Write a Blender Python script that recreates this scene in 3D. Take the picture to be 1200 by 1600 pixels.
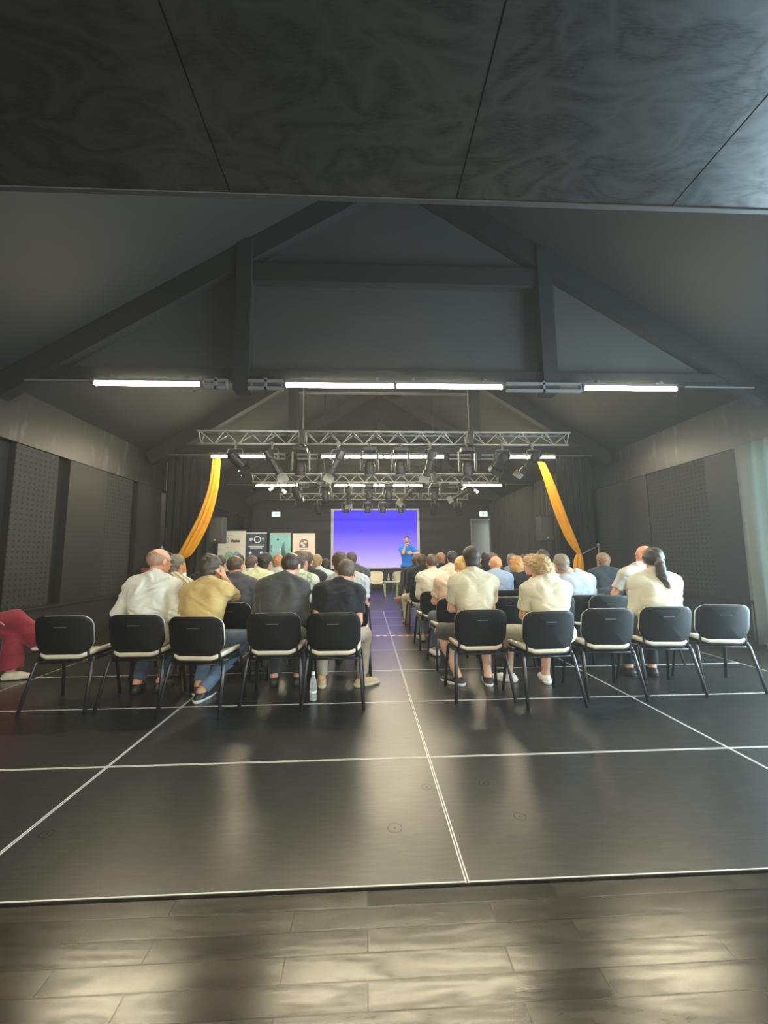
import bpy, bmesh, math, random
import numpy as np
from mathutils import Vector, Matrix, Euler

S = bpy.context.scene
for o in list(bpy.data.objects):
    bpy.data.objects.remove(o)
COL = S.collection
V = Vector
R = math.radians
rnd = random.Random(7)

# ------------------------------------------------------------------ camera
cd = bpy.data.cameras.new('camera')
cam = bpy.data.objects.new('camera', cd)
COL.objects.link(cam)
F = V((0.0440653, 0.9927020, 0.1122543)); RT = V((0.9990227, -0.0433973, -0.0083879)); UP = V((0.0034551, -0.1125142, 0.9936441))
m = Matrix((RT, UP, -F)).transposed().to_4x4()
m.translation = V((0, 0, 1.2744))
cam.matrix_world = m
cd.sensor_fit = 'HORIZONTAL'; cd.sensor_width = 36.0; cd.lens = 626.5 / 1200 * 36
cd.clip_start = 0.05; cd.clip_end = 100
S.camera = cam

# ------------------------------------------------------------------ world, daylight, exposure
S.view_settings.view_transform = 'Standard'
S.view_settings.look = 'None'
S.view_settings.gamma = 1
S.view_settings.use_curve_mapping = False
S.view_settings.exposure = 0.1
w = bpy.data.worlds.new('world'); S.world = w; w.use_nodes = True
w.node_tree.nodes['Background'].inputs[0].default_value = (0.62, 0.80, 1.0, 1)
w.node_tree.nodes['Background'].inputs[1].default_value = 1.5

# thin haze added to the air to lift the blacks and veil depth
hv = w.node_tree.nodes.new('ShaderNodeVolumeScatter'); hv.inputs['Density'].default_value = 0.0036; hv.inputs['Anisotropy'].default_value = 0.3
hv.inputs['Color'].default_value = (0.93, 0.98, 0.95, 1)
w.node_tree.links.new(hv.outputs[0], w.node_tree.nodes['World Output'].inputs['Volume'])

def area(name, loc, rot, sx, sy, power, col):
    l = bpy.data.lights.new(name, 'AREA'); l.shape = 'RECTANGLE'; l.size = sx; l.size_y = sy
    l.energy = power; l.color = col
    o = bpy.data.objects.new(name, l); o.location = loc; o.rotation_euler = rot; COL.objects.link(o)
    return o
DAY = (0.62, 0.86, 1.0)
area('daylight_side_window', (5.98, 3.2, 1.45), (0, R(90), 0), 2.8, 4.4, 1250, DAY)
area('daylight_rear_glazing', (0.2, -4.25, 1.7), (R(90), 0, 0), 5.0, 2.2, 300, (1.0, 0.95, 0.84))
TUBE_EMIT = 210.0

# ------------------------------------------------------------------ node materials
MATS = {}
def nodes_of(name):
    mt = bpy.data.materials.new(name); mt.use_nodes = True
    return mt, mt.node_tree, mt.node_tree.nodes['Principled BSDF']
def setin(b, **k):
    for a, v in k.items():
        nm = a.replace('_', ' ')
        if nm in b.inputs: b.inputs[nm].default_value = v
def c4(c): return (c[0], c[1], c[2], 1)
def plain(name, col, rough=0.6, metal=0.0, spec=0.5, noise=0.0, nscale=8.0, bump=0.0, bscale=60.0, coat=0.0):
    if name in MATS: return MATS[name]
    mt, nt, b = nodes_of(name)
    setin(b, Roughness=rough, Metallic=metal, Specular_IOR_Level=spec, Coat_Weight=coat)
    tc = nt.nodes.new('ShaderNodeTexCoord')
    n = nt.nodes.new('ShaderNodeTexNoise'); n.inputs['Scale'].default_value = nscale; n.inputs['Detail'].default_value = 5
    nt.links.new(tc.outputs['Object'], n.inputs['Vector'])
    mx = nt.nodes.new('ShaderNodeMix'); mx.data_type = 'RGBA'
    a = noise if noise else 0.06
    mx.inputs[6].default_value = c4([x * (1 - a) for x in col]); mx.inputs[7].default_value = c4([min(1, x * (1 + a)) for x in col])
    nt.links.new(n.outputs['Fac'], mx.inputs[0]); nt.links.new(mx.outputs[2], b.inputs['Base Color'])
    if bump:
        n2 = nt.nodes.new('ShaderNodeTexNoise'); n2.inputs['Scale'].default_value = bscale; n2.inputs['Detail'].default_value = 4
        nt.links.new(tc.outputs['Object'], n2.inputs['Vector'])
        bp = nt.nodes.new('ShaderNodeBump'); bp.inputs['Strength'].default_value = bump; bp.inputs['Distance'].default_value = 0.01
        nt.links.new(n2.outputs['Fac'], bp.inputs['Height']); nt.links.new(bp.outputs[0], b.inputs['Normal'])
    MATS[name] = mt
    return mt
def emit(name, col, strength):
    if name in MATS: return MATS[name]
    mt, nt, b = nodes_of(name)
    setin(b, Base_Color=c4(col), Emission_Color=c4(col), Emission_Strength=strength)
    MATS[name] = mt
    return mt
def cloth(col, kind='plain', rough=0.85):
    key = 'cloth_%s_%.2f_%.2f_%.2f' % ((kind,) + tuple(col))
    if key in MATS: return MATS[key]
    mt, nt, b = nodes_of(key)
    setin(b, Roughness=rough, Specular_IOR_Level=0.2)
    if 'Sheen Weight' in b.inputs: b.inputs['Sheen Weight'].default_value = 0.15
    L = nt.links; tc = nt.nodes.new('ShaderNodeTexCoord')
    n = nt.nodes.new('ShaderNodeTexNoise'); n.inputs['Scale'].default_value = 14; n.inputs['Detail'].default_value = 3
    L.new(tc.outputs['Object'], n.inputs['Vector'])
    mx = nt.nodes.new('ShaderNodeMix'); mx.data_type = 'RGBA'
    if kind == 'stripe':
        wv = nt.nodes.new('ShaderNodeTexWave'); wv.bands_direction = 'DIAGONAL'; wv.inputs['Scale'].default_value = 9; wv.inputs['Distortion'].default_value = 1.5
        L.new(tc.outputs['Object'], wv.inputs['Vector']); fac = wv.outputs['Fac']
        mx.inputs[6].default_value = c4(col); mx.inputs[7].default_value = c4([x * 0.45 for x in col])
        rp = nt.nodes.new('ShaderNodeMath'); rp.operation = 'GREATER_THAN'; rp.inputs[1].default_value = 0.75
        L.new(fac, rp.inputs[0]); fac = rp.outputs[0]
    elif kind == 'floral':
        vz = nt.nodes.new('ShaderNodeTexNoise'); vz.inputs['Scale'].default_value = 26; vz.inputs['Detail'].default_value = 2
        L.new(tc.outputs['Object'], vz.inputs['Vector'])
        rp = nt.nodes.new('ShaderNodeMath'); rp.operation = 'GREATER_THAN'; rp.inputs[1].default_value = 0.54
        L.new(vz.outputs['Fac'], rp.inputs[0]); fac = rp.outputs[0]
        mx.inputs[6].default_value = c4(col); mx.inputs[7].default_value = c4((0.28, 0.36, 0.22))
    elif kind == 'twotone':
        sp = nt.nodes.new('ShaderNodeSeparateXYZ'); L.new(tc.outputs['Object'], sp.inputs[0])
        rp = nt.nodes.new('ShaderNodeMath'); rp.operation = 'GREATER_THAN'; rp.inputs[1].default_value = 0.05
        L.new(sp.outputs['X'], rp.inputs[0]); fac = rp.outputs[0]
        mx.inputs[6].default_value = c4(col); mx.inputs[7].default_value = c4((0.05, 0.06, 0.11))
    elif kind == 'check':
        ck = nt.nodes.new('ShaderNodeTexWave'); ck.bands_direction = 'X'; ck.inputs['Scale'].default_value = 7
        L.new(tc.outputs['Object'], ck.inputs['Vector']); fac = ck.outputs['Fac']
        mx.inputs[6].default_value = c4(col); mx.inputs[7].default_value = c4([x * 0.8 for x in col])
    else:
        fac = n.outputs['Fac']
        mx.inputs[6].default_value = c4([x * 0.93 for x in col]); mx.inputs[7].default_value = c4([min(1, x * 1.06) for x in col])
    L.new(fac, mx.inputs[0]); L.new(mx.outputs[2], b.inputs['Base Color'])
    n2 = nt.nodes.new('ShaderNodeTexNoise'); n2.inputs['Scale'].default_value = 9; n2.inputs['Detail'].default_value = 6; n2.inputs['Distortion'].default_value = 1.2
    mp = nt.nodes.new('ShaderNodeMapping'); mp.inputs['Scale'].default_value = (1, 1, 2.2)
    L.new(tc.outputs['Object'], mp.inputs[0]); L.new(mp.outputs[0], n2.inputs['Vector'])
    bp = nt.nodes.new('ShaderNodeBump'); bp.inputs['Strength'].default_value = 0.4; bp.inputs['Distance'].default_value = 0.02
    L.new(n2.outputs['Fac'], bp.inputs['Height']); L.new(bp.outputs[0], b.inputs['Normal'])
    MATS[key] = mt
    return mt
def hairmat(col):
    key = 'hair_%.3f_%.3f_%.3f' % tuple(col)
    if key in MATS: return MATS[key]
    mt, nt, b = nodes_of(key); L = nt.links
    setin(b, Roughness=0.5, Specular_IOR_Level=0.4)
    tc = nt.nodes.new('ShaderNodeTexCoord'); mp = nt.nodes.new('ShaderNodeMapping'); mp.inputs['Scale'].default_value = (60, 60, 14)
    n = nt.nodes.new('ShaderNodeTexNoise'); n.inputs['Scale'].default_value = 1.6; n.inputs['Detail'].default_value = 4; n.inputs['Distortion'].default_value = 0.6
    L.new(tc.outputs['Object'], mp.inputs[0]); L.new(mp.outputs[0], n.inputs['Vector'])
    mx = nt.nodes.new('ShaderNodeMix'); mx.data_type = 'RGBA'
    mx.inputs[6].default_value = c4([x * 0.55 for x in col]); mx.inputs[7].default_value = c4([min(1, x * 1.35) for x in col])
    L.new(n.outputs['Fac'], mx.inputs[0]); L.new(mx.outputs[2], b.inputs['Base Color'])
    bp = nt.nodes.new('ShaderNodeBump'); bp.inputs['Strength'].default_value = 0.6; bp.inputs['Distance'].default_value = 0.006
    L.new(n.outputs['Fac'], bp.inputs['Height']); L.new(bp.outputs[0], b.inputs['Normal'])
    MATS[key] = mt
    return mt
def skin(col):
    key = 'skin_%.3f_%.3f' % (col[0], col[1])
    if key in MATS: return MATS[key]
    mt = plain(key, col, 0.5, noise=0.08, nscale=20, bump=0.05, bscale=120)
    return mt

# black emulsion-painted wall, faintly cloudy, streaks of wear
def black_wall(name, base, wear=0.0, rough=0.55, holes=False):
    mt, nt, b = nodes_of(name); L = nt.links
    tc = nt.nodes.new('ShaderNodeTexCoord'); geo = nt.nodes.new('ShaderNodeNewGeometry')
    n = nt.nodes.new('ShaderNodeTexNoise'); n.inputs['Scale'].default_value = 1.3; n.inputs['Detail'].default_value = 6
    L.new(geo.outputs['Position'], n.inputs['Vector'])
    mx = nt.nodes.new('ShaderNodeMix'); mx.data_type = 'RGBA'
    mx.inputs[6].default_value = c4([x * 0.75 for x in base]); mx.inputs[7].default_value = c4([x * 1.3 for x in base])
    L.new(n.outputs['Fac'], mx.inputs[0]); out = mx.outputs[2]
    if wear:
        mp = nt.nodes.new('ShaderNodeMapping'); mp.inputs['Scale'].default_value = (3.2, 3.2, 0.7)
        L.new(geo.outputs['Position'], mp.inputs[0])
        n2 = nt.nodes.new('ShaderNodeTexNoise'); n2.inputs['Scale'].default_value = 2.4; n2.inputs['Detail'].default_value = 8
        L.new(mp.outputs[0], n2.inputs['Vector'])
        rp = nt.nodes.new('ShaderNodeValToRGB'); rp.color_ramp.elements[0].position = 0.56; rp.color_ramp.elements[1].position = 0.78
        L.new(n2.outputs['Fac'], rp.inputs[0])
        m2 = nt.nodes.new('ShaderNodeMix'); m2.data_type = 'RGBA'; m2.inputs[7].default_value = c4([min(1, x + wear) for x in base])
        L.new(rp.outputs[0], m2.inputs[0]); L.new(out, m2.inputs[6]); out = m2.outputs[2]
    setin(b, Roughness=rough, Specular_IOR_Level=0.35)
    if holes:
        sp = nt.nodes.new('ShaderNodeSeparateXYZ'); L.new(geo.outputs['Position'], sp.inputs[0])
        def frac(sock, per):
            d = nt.nodes.new('ShaderNodeMath'); d.operation = 'DIVIDE'; d.inputs[1].default_value = per; L.new(sock, d.inputs[0])
            f = nt.nodes.new('ShaderNodeMath'); f.operation = 'FRACT'; L.new(d.outputs[0], f.inputs[0])
            s = nt.nodes.new('ShaderNodeMath'); s.operation = 'SUBTRACT'; s.inputs[1].default_value = 0.5; L.new(f.outputs[0], s.inputs[0])
            q = nt.nodes.new('ShaderNodeMath'); q.operation = 'MULTIPLY'; L.new(s.outputs[0], q.inputs[0]); L.new(s.outputs[0], q.inputs[1])
            return q.outputs[0]
        ad = nt.nodes.new('ShaderNodeMath'); ad.operation = 'ADD'
        L.new(frac(sp.outputs['Y'], 0.085), ad.inputs[0]); L.new(frac(sp.outputs['Z'], 0.075), ad.inputs[1])
        lt = nt.nodes.new('ShaderNodeMath'); lt.operation = 'LESS_THAN'; lt.inputs[1].default_value = 0.032; L.new(ad.outputs[0], lt.inputs[0])
        m3 = nt.nodes.new('ShaderNodeMix'); m3.data_type = 'RGBA'; m3.inputs[7].default_value = (0.006, 0.0055, 0.005, 1)
        L.new(lt.outputs[0], m3.inputs[0]); L.new(out, m3.inputs[6]); out = m3.outputs[2]
        bp = nt.nodes.new('ShaderNodeBump'); bp.invert = True; bp.inputs['Strength'].default_value = 0.4; bp.inputs['Distance'].default_value = 0.006
        L.new(lt.outputs[0], bp.inputs['Height']); L.new(bp.outputs[0], b.inputs['Normal'])
    L.new(out, b.inputs['Base Color'])
    MATS[name] = mt
    return mt

def vinyl_floor():
    mt, nt, b = nodes_of('black_dance_vinyl'); L = nt.links
    geo = nt.nodes.new('ShaderNodeNewGeometry')
    setin(b, Roughness=0.31)
    # scuffs
    mp = nt.nodes.new('ShaderNodeMapping'); mp.inputs['Rotation'].default_value = (0, 0, 0.7); mp.inputs['Scale'].default_value = (3.0, 20.0, 1)
    L.new(geo.outputs['Position'], mp.inputs[0])
    n2 = nt.nodes.new('ShaderNodeTexNoise'); n2.inputs['Scale'].default_value = 2.6; n2.inputs['Detail'].default_value = 6; n2.inputs['Distortion'].default_value = 0.3
    L.new(mp.outputs[0], n2.inputs['Vector'])
    rp = nt.nodes.new('ShaderNodeValToRGB'); rp.color_ramp.elements[0].position = 0.45; rp.color_ramp.elements[0].color = (0.015, 0.015, 0.013, 1)
    rp.color_ramp.elements[1].position = 0.75; rp.color_ramp.elements[1].color = (0.036, 0.036, 0.032, 1)
    L.new(n2.outputs['Fac'], rp.inputs[0]); L.new(rp.outputs[0], b.inputs['Base Color'])
    n5 = nt.nodes.new('ShaderNodeTexNoise'); n5.inputs['Scale'].default_value = 3.5; n5.inputs['Detail'].default_value = 8; n5.inputs['Roughness'].default_value = 0.65
    L.new(geo.outputs['Position'], n5.inputs['Vector'])
    mr = nt.nodes.new('ShaderNodeMapRange'); mr.inputs[1].default_value = 0.3; mr.inputs[2].default_value = 0.7; mr.inputs[3].default_value = 0.80; mr.inputs[4].default_value = 1.0
    L.new(n5.outputs['Fac'], mr.inputs[0]); L.new(mr.outputs[0], b.inputs['Specular IOR Level'])
    return mt

def parquet(name, dark, light, rough0, rough1, along=0.9, width=0.075, spec=0.5, bump=0.25, stretch=(1.1, 7, 1), bdist=0.0015, gb=0.12):
    mt, nt, b = nodes_of(name); L = nt.links
    geo = nt.nodes.new('ShaderNodeNewGeometry')
    br = nt.nodes.new('ShaderNodeTexBrick')
    br.inputs['Scale'].default_value = 1; br.inputs['Brick Width'].default_value = along; br.inputs['Row Height'].default_value = width
    br.inputs['Mortar Size'].default_value = 0.0028; br.inputs['Mortar Smooth'].default_value = 0.4; br.offset = 0.37
    br.inputs['Color1'].default_value = (0, 0, 0, 1); br.inputs['Color2'].default_value = (1, 1, 1, 1); br.inputs['Mortar'].default_value = (0.5, 0.5, 0.5, 1)
    L.new(geo.outputs['Position'], br.inputs['Vector'])
    # grain: stretched along the boards, offset per board
    sc = nt.nodes.new('ShaderNodeVectorMath'); sc.operation = 'SCALE'; sc.inputs[3].default_value = 11.0; L.new(br.outputs['Color'], sc.inputs[0])
    ad = nt.nodes.new('ShaderNodeVectorMath'); L.new(geo.outputs['Position'], ad.inputs[0]); L.new(sc.outputs[0], ad.inputs[1])
    mp = nt.nodes.new('ShaderNodeMapping'); mp.inputs['Scale'].default_value = stretch; L.new(ad.outputs[0], mp.inputs[0])
    n = nt.nodes.new('ShaderNodeTexNoise'); n.inputs['Scale'].default_value = 1.5; n.inputs['Detail'].default_value = 3; n.inputs['Distortion'].default_value = 0.7
    L.new(mp.outputs[0], n.inputs['Vector'])
    ml = nt.nodes.new('ShaderNodeMath'); ml.operation = 'MULTIPLY'; ml.inputs[1].default_value = 9; L.new(n.outputs['Fac'], ml.inputs[0])
    fr = nt.nodes.new('ShaderNodeMath'); fr.operation = 'PINGPONG'; fr.inputs[1].default_value = 1; L.new(ml.outputs[0], fr.inputs[0])
    n4 = nt.nodes.new('ShaderNodeTexNoise'); n4.inputs['Scale'].default_value = 5; n4.inputs['Detail'].default_value = 9
    mp4 = nt.nodes.new('ShaderNodeMapping'); mp4.inputs['Scale'].default_value = (5, 26, 1); L.new(ad.outputs[0], mp4.inputs[0]); L.new(mp4.outputs[0], n4.inputs['Vector'])
    mm = nt.nodes.new('ShaderNodeMath'); mm.operation = 'MULTIPLY'; L.new(fr.outputs[0], mm.inputs[0]); L.new(n4.outputs['Fac'], mm.inputs[1])
    mx = nt.nodes.new('ShaderNodeMix'); mx.data_type = 'RGBA'; mx.inputs[6].default_value = c4(light); mx.inputs[7].default_value = c4(dark)
    L.new(mm.outputs[0], mx.inputs[0])
    tint = nt.nodes.new('ShaderNodeMix'); tint.data_type = 'RGBA'; tint.blend_type = 'MULTIPLY'; tint.inputs[0].default_value = 0.45
    L.new(mx.outputs[2], tint.inputs[6]); L.new(br.outputs['Color'], tint.inputs[7])
    L.new(tint.outputs[2], b.inputs['Base Color'])
    setin(b, Roughness=(rough0 + rough1) / 2)
    mr = nt.nodes.new('ShaderNodeMapRange'); mr.inputs[1].default_value = 0.0; mr.inputs[2].default_value = 0.60; mr.inputs[3].default_value = spec; mr.inputs[4].default_value = spec * 0.45
    L.new(mm.outputs[0], mr.inputs[0])
    pl = nt.nodes.new('ShaderNodeMapRange'); pl.inputs[3].default_value = 0.8; pl.inputs[4].default_value = 1.0; L.new(br.outputs['Color'], pl.inputs[0])
    m1 = nt.nodes.new('ShaderNodeMath'); m1.operation = 'MULTIPLY'; L.new(mr.outputs[0], m1.inputs[0]); L.new(pl.outputs[0], m1.inputs[1])
    iv = nt.nodes.new('ShaderNodeMapRange'); iv.inputs[3].default_value = 1.0; iv.inputs[4].default_value = 0.6; L.new(br.outputs['Fac'], iv.inputs[0])
    m5 = nt.nodes.new('ShaderNodeMath'); m5.operation = 'MULTIPLY'; L.new(m1.outputs[0], m5.inputs[0]); L.new(iv.outputs[0], m5.inputs[1])
    L.new(m5.outputs[0], b.inputs['Specular IOR Level'])
    bp = nt.nodes.new('ShaderNodeBump'); bp.invert = True; bp.inputs['Strength'].default_value = bump; bp.inputs['Distance'].default_value = bdist
    g2 = nt.nodes.new('ShaderNodeMath'); g2.operation = 'MULTIPLY'; g2.inputs[1].default_value = gb; L.new(mm.outputs[0], g2.inputs[0])
    s2 = nt.nodes.new('ShaderNodeMath'); s2.operation = 'ADD'; L.new(g2.outputs[0], s2.inputs[0]); L.new(br.outputs['Fac'], s2.inputs[1])
    L.new(s2.outputs[0], bp.inputs['Height']); L.new(bp.outputs[0], b.inputs['Normal'])
    return mt

def shell_mat(): return plain('black_plastic_shell', (0.006, 0.0065, 0.0065), 0.5, spec=0.3, bump=0.1, bscale=250)
BLACK_METAL = plain('black_metal', (0.014, 0.014, 0.014), 0.38, metal=0.0, spec=0.6)
BLACK_CASE = plain('black_casing', (0.012, 0.012, 0.013), 0.5, spec=0.3)
ALU = plain('dull_aluminium', (0.26, 0.26, 0.255), 0.5, metal=0.4)
DARKCLAMP = plain('dark_clamp', (0.05, 0.05, 0.05), 0.4)
WHITE = plain('white_plastic', (0.75, 0.75, 0.72), 0.45)
WHITE_EDGE = plain('pale_edge_strip', (0.62, 0.61, 0.56), 0.5)

# ------------------------------------------------------------------ mesh builder
class MB:
    def __init__(s): s.v = []; s.f = []
    def add(s, vs, fs):
        n = len(s.v); s.v += [tuple(x) for x in vs]; s.f += [tuple(i + n for i in f) for f in fs]; return s
    def box(s, x0, x1, y0, y1, z0, z1, M=None):
        vs = [V((x, y, z)) for x in (x0, x1) for y in (y0, y1) for z in (z0, z1)]
        if M is not None: vs = [M @ q for q in vs]
        return s.add(vs, [(0, 1, 3, 2), (4, 6, 7, 5), (0, 4, 5, 1), (2, 3, 7, 6), (0, 2, 6, 4), (1, 5, 7, 3)])
    def beam(s, a, b, wx, wz, up=V((0, 0, 1))):
        a = V(a); b = V(b); d = (b - a).normalized(); sx = d.cross(up)
        if sx.length < 1e-4: sx = V((1, 0, 0))
        sx.normalize(); uz = sx.cross(d)
        vs = []
        for q in (a, b):
            for i, j in ((-1, -1), (1, -1), (1, 1), (-1, 1)): vs.append(q + sx * i * wx / 2 + uz * j * wz / 2)
        return s.add(vs, [(0, 1, 2, 3), (7, 6, 5, 4), (0, 4, 5, 1), (1, 5, 6, 2), (2, 6, 7, 3), (3, 7, 4, 0)])
    def sweep(s, pts, rads, n=10, flat=1.0, cap=True):
        pts = [V(p) for p in pts]; N = len(pts)
        if not isinstance(rads, (list, tuple)): rads = [rads] * N
        ref = None; rings = []
        for i, p in enumerate(pts):
            d = (pts[min(i + 1, N - 1)] - pts[max(i - 1, 0)]).normalized()
            if ref is None:
                ref = d.orthogonal().normalized()
                if abs(d.z) < 0.9: ref = d.cross(V((0, 0, 1))).normalized()
                else: ref = V((1, 0, 0))
            ref = (ref - d * ref.dot(d)).normalized(); b2 = d.cross(ref)
            rings.append([p + (ref * math.cos(t) + b2 * math.sin(t) * flat) * rads[i] for t in [2 * math.pi * k / n for k in range(n)]])
        vs = [q for r in rings for q in r]; fs = []
        for i in range(N - 1):
            for k in range(n): fs.append((i * n + k, i * n + (k + 1) % n, (i + 1) * n + (k + 1) % n, (i + 1) * n + k))
        if cap: fs += [tuple(range(n - 1, -1, -1)), tuple((N - 1) * n + k for k in range(n))]
        return s.add(vs, fs)
    def lathe(s, prof, n=16, M=None):
        vs = []
        for r, z in prof:
            for k in range(n):
                t = 2 * math.pi * k / n; q = V((r * math.cos(t), r * math.sin(t), z)); vs.append(M @ q if M is not None else q)
        fs = []
        for i in range(len(prof) - 1):
            for k in range(n): fs.append((i * n + k, i * n + (k + 1) % n, (i + 1) * n + (k + 1) % n, (i + 1) * n + k))
        fs += [tuple(range(n - 1, -1, -1)), tuple((len(prof) - 1) * n + k for k in range(n))]
        return s.add(vs, fs)
    def build(s, name, mat, parent=None, smooth=False, bevel=0.0, kind=None):
        me = bpy.data.meshes.new(name); me.from_pydata(s.v, [], s.f); me.validate()
        bm = bmesh.new(); bm.from_mesh(me); bmesh.ops.recalc_face_normals(bm, faces=bm.faces); bm.to_mesh(me); bm.free()
        if smooth:
            me.polygons.foreach_set('use_smooth', [True] * len(me.polygons))
        o = bpy.data.objects.new(name, me); me.materials.append(mat); COL.objects.link(o)
        if smooth and not bevel:
            pass
        if bevel:
            md = o.modifiers.new('bevel', 'BEVEL'); md.width = bevel; md.segments = 2; md.limit_method = 'ANGLE'
        if parent is not None: o.parent = parent
        if kind: o['kind'] = kind
        return o
def tag(o, label, cat, group=None):
    o['label'] = label; o['category'] = cat
    if group: o['group'] = group
    return o
def thing(name, label, cat, loc=(0, 0, 0), rz=0, group=None):
    o = bpy.data.objects.new(name, None); o.empty_display_size = 0.1; COL.objects.link(o)
    o.location = loc; o.rotation_euler = (0, 0, rz)
    return tag(o, label, cat, group)
def struct(name, mb, mat, **k): return mb.build(name, mat, kind='structure', **k)
def dup(root, loc=None, rot=None, label=None):
    r = root.copy(); COL.objects.link(r)
    if loc is not None: r.location = loc
    if rot is not None: r.rotation_euler = rot
    if label: r['label'] = label
    for ch in list(root.children):
        c = ch.copy(); COL.objects.link(c); c.parent = r
        for g in list(ch.children):
            d = g.copy(); COL.objects.link(d); d.parent = c
    return r
def text_obj(name, body, size, mat, parent, M, bold=0.0):
    cu = bpy.data.curves.new('t', 'FONT'); cu.body = body; cu.size = size; cu.align_x = 'CENTER'; cu.align_y = 'CENTER'; cu.offset = bold; cu.extrude = 0.001
    t = bpy.data.objects.new('t', cu)
    me = bpy.data.meshes.new_from_object(t); bpy.data.objects.remove(t)
    me.transform(M); me.materials.clear(); me.materials.append(mat)
    o = bpy.data.objects.new(name, me); COL.objects.link(o); o.parent = parent
    return o

# ------------------------------------------------------------------ the room
XL, XR = -4.75, 5.6
YE = 17.0; YR = -4.0
RISE = 0.63; ZW = 3.6; XM = 0.43
wallm = black_wall('black_painted_wall', (0.014, 0.014, 0.013))
lintelm = black_wall('scuffed_black_lintel', (0.017, 0.0165, 0.015), wear=0.07, rough=0.4)
panelm = black_wall('perforated_acoustic_panel', (0.030, 0.028, 0.026), holes=True, rough=0.7)
pierm = black_wall('plain_black_panel', (0.020, 0.0195, 0.017))
roofm = black_wall('black_roof_boarding', (0.014, 0.0155, 0.0155), rough=0.8)
timber = black_wall('black_roof_timber', (0.015, 0.016, 0.017), rough=0.6)
backm = black_wall('black_back_wall', (0.024, 0.024, 0.030))

struct('floor', MB().box(-4.0 + 0.393, 4.393, 1.714, YE, -0.06, 0.0), vinyl_floor())
oak = parquet('dark_oiled_oak_parquet', (0.012, 0.010, 0.006), (0.042, 0.036, 0.024), 0.20, 0.25, along=0.72, width=0.086, spec=0.95, bump=0.1, bdist=0.001, gb=0.0)
struct('floor.001', MB().box(XL, XR, YR, 1.706, -0.08, -0.007).box(XL, -3.61, 1.706, YE, -0.08, -0.007).box(4.396, XR, 1.706, YE, -0.08, -0.007), oak)
# pale aluminium edges of the 2 x 1 m floor panels
ed = MB(); e = 0.0055; g = 0.003; zt = 0.0012
xs = [0.393 + 2 * i for i in range(-2, 3)]
ys = [1.714 + j for j in range(0, 9)]
for i, x in enumerate(xs):
    if i > 0: ed.box(x - g - e, x - g, ys[0], ys[-1], 0.0001, zt)
    if i < 4: ed.box(x + g, x + g + e, ys[0], ys[-1], 0.0001, zt)
for j, y in enumerate(ys):
    for i in range(4):
        if j > 0: ed.box(xs[i] + g + e, xs[i + 1] - g - e, y - g - e, y - g, 0.0001, zt)
        if j < 8: ed.box(xs[i] + g + e, xs[i + 1] - g - e, y + g, y + g + e, 0.0001, zt)
struct('trim_1', ed, WHITE_EDGE)
sc = MB()
for (x, y, r_) in ((0.13, 2.05, 0.035), (0.33, 2.38, 0.03), (0.66, 2.4, 0.03), (-1.5, 2.1, 0.03), (0.75, 2.1, 0.03)):
    for k in range(28):
        a0 = 2 * math.pi * k / 28; a1 = 2 * math.pi * (k + 1) / 28
        p = [V((x + rr * math.cos(a), y + rr * math.sin(a), 0.0012)) for rr, a in ((r_, a0), (r_, a1), (r_ * 0.9, a1), (r_ * 0.9, a0))]
        sc.add(p, [(0, 1, 2, 3)])
    sc.lathe([(0.004, 0.0002), (0.004, 0.0014)], 8, Matrix.Translation((x, y, 0)))
struct('trim_2', sc, plain('dark_cap_ring', (0.006, 0.006, 0.006), 0.5))

# red and white tape across the aisle joint
tape, tnt, tb = nodes_of('barrier_tape')
geo = tnt.nodes.new('ShaderNodeNewGeometry'); wv = tnt.nodes.new('ShaderNodeTexWave'); wv.bands_direction = 'X'; wv.inputs['Scale'].default_value = 2.6
tnt.links.new(geo.outputs['Position'], wv.inputs['Vector'])
gt = tnt.nodes.new('ShaderNodeMath'); gt.operation = 'GREATER_THAN'; gt.inputs[1].default_value = 0.5; tnt.links.new(wv.outputs['Fac'], gt.inputs[0])
mxx = tnt.nodes.new('ShaderNodeMix'); mxx.data_type = 'RGBA'; mxx.inputs[6].default_value = (0.7, 0.06, 0.05, 1); mxx.inputs[7].default_value = (0.85, 0.82, 0.78, 1)
tnt.links.new(gt.outputs[0], mxx.inputs[0]); tnt.links.new(mxx.outputs[2], tb.inputs['Base Color'])
tag(MB().box(-0.55, 1.45, 6.695, 6.735, 0.0013, 0.0022).build('floor_tape', tape), 'strip of red and white striped tape stuck across the aisle floor', 'tape')

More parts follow.
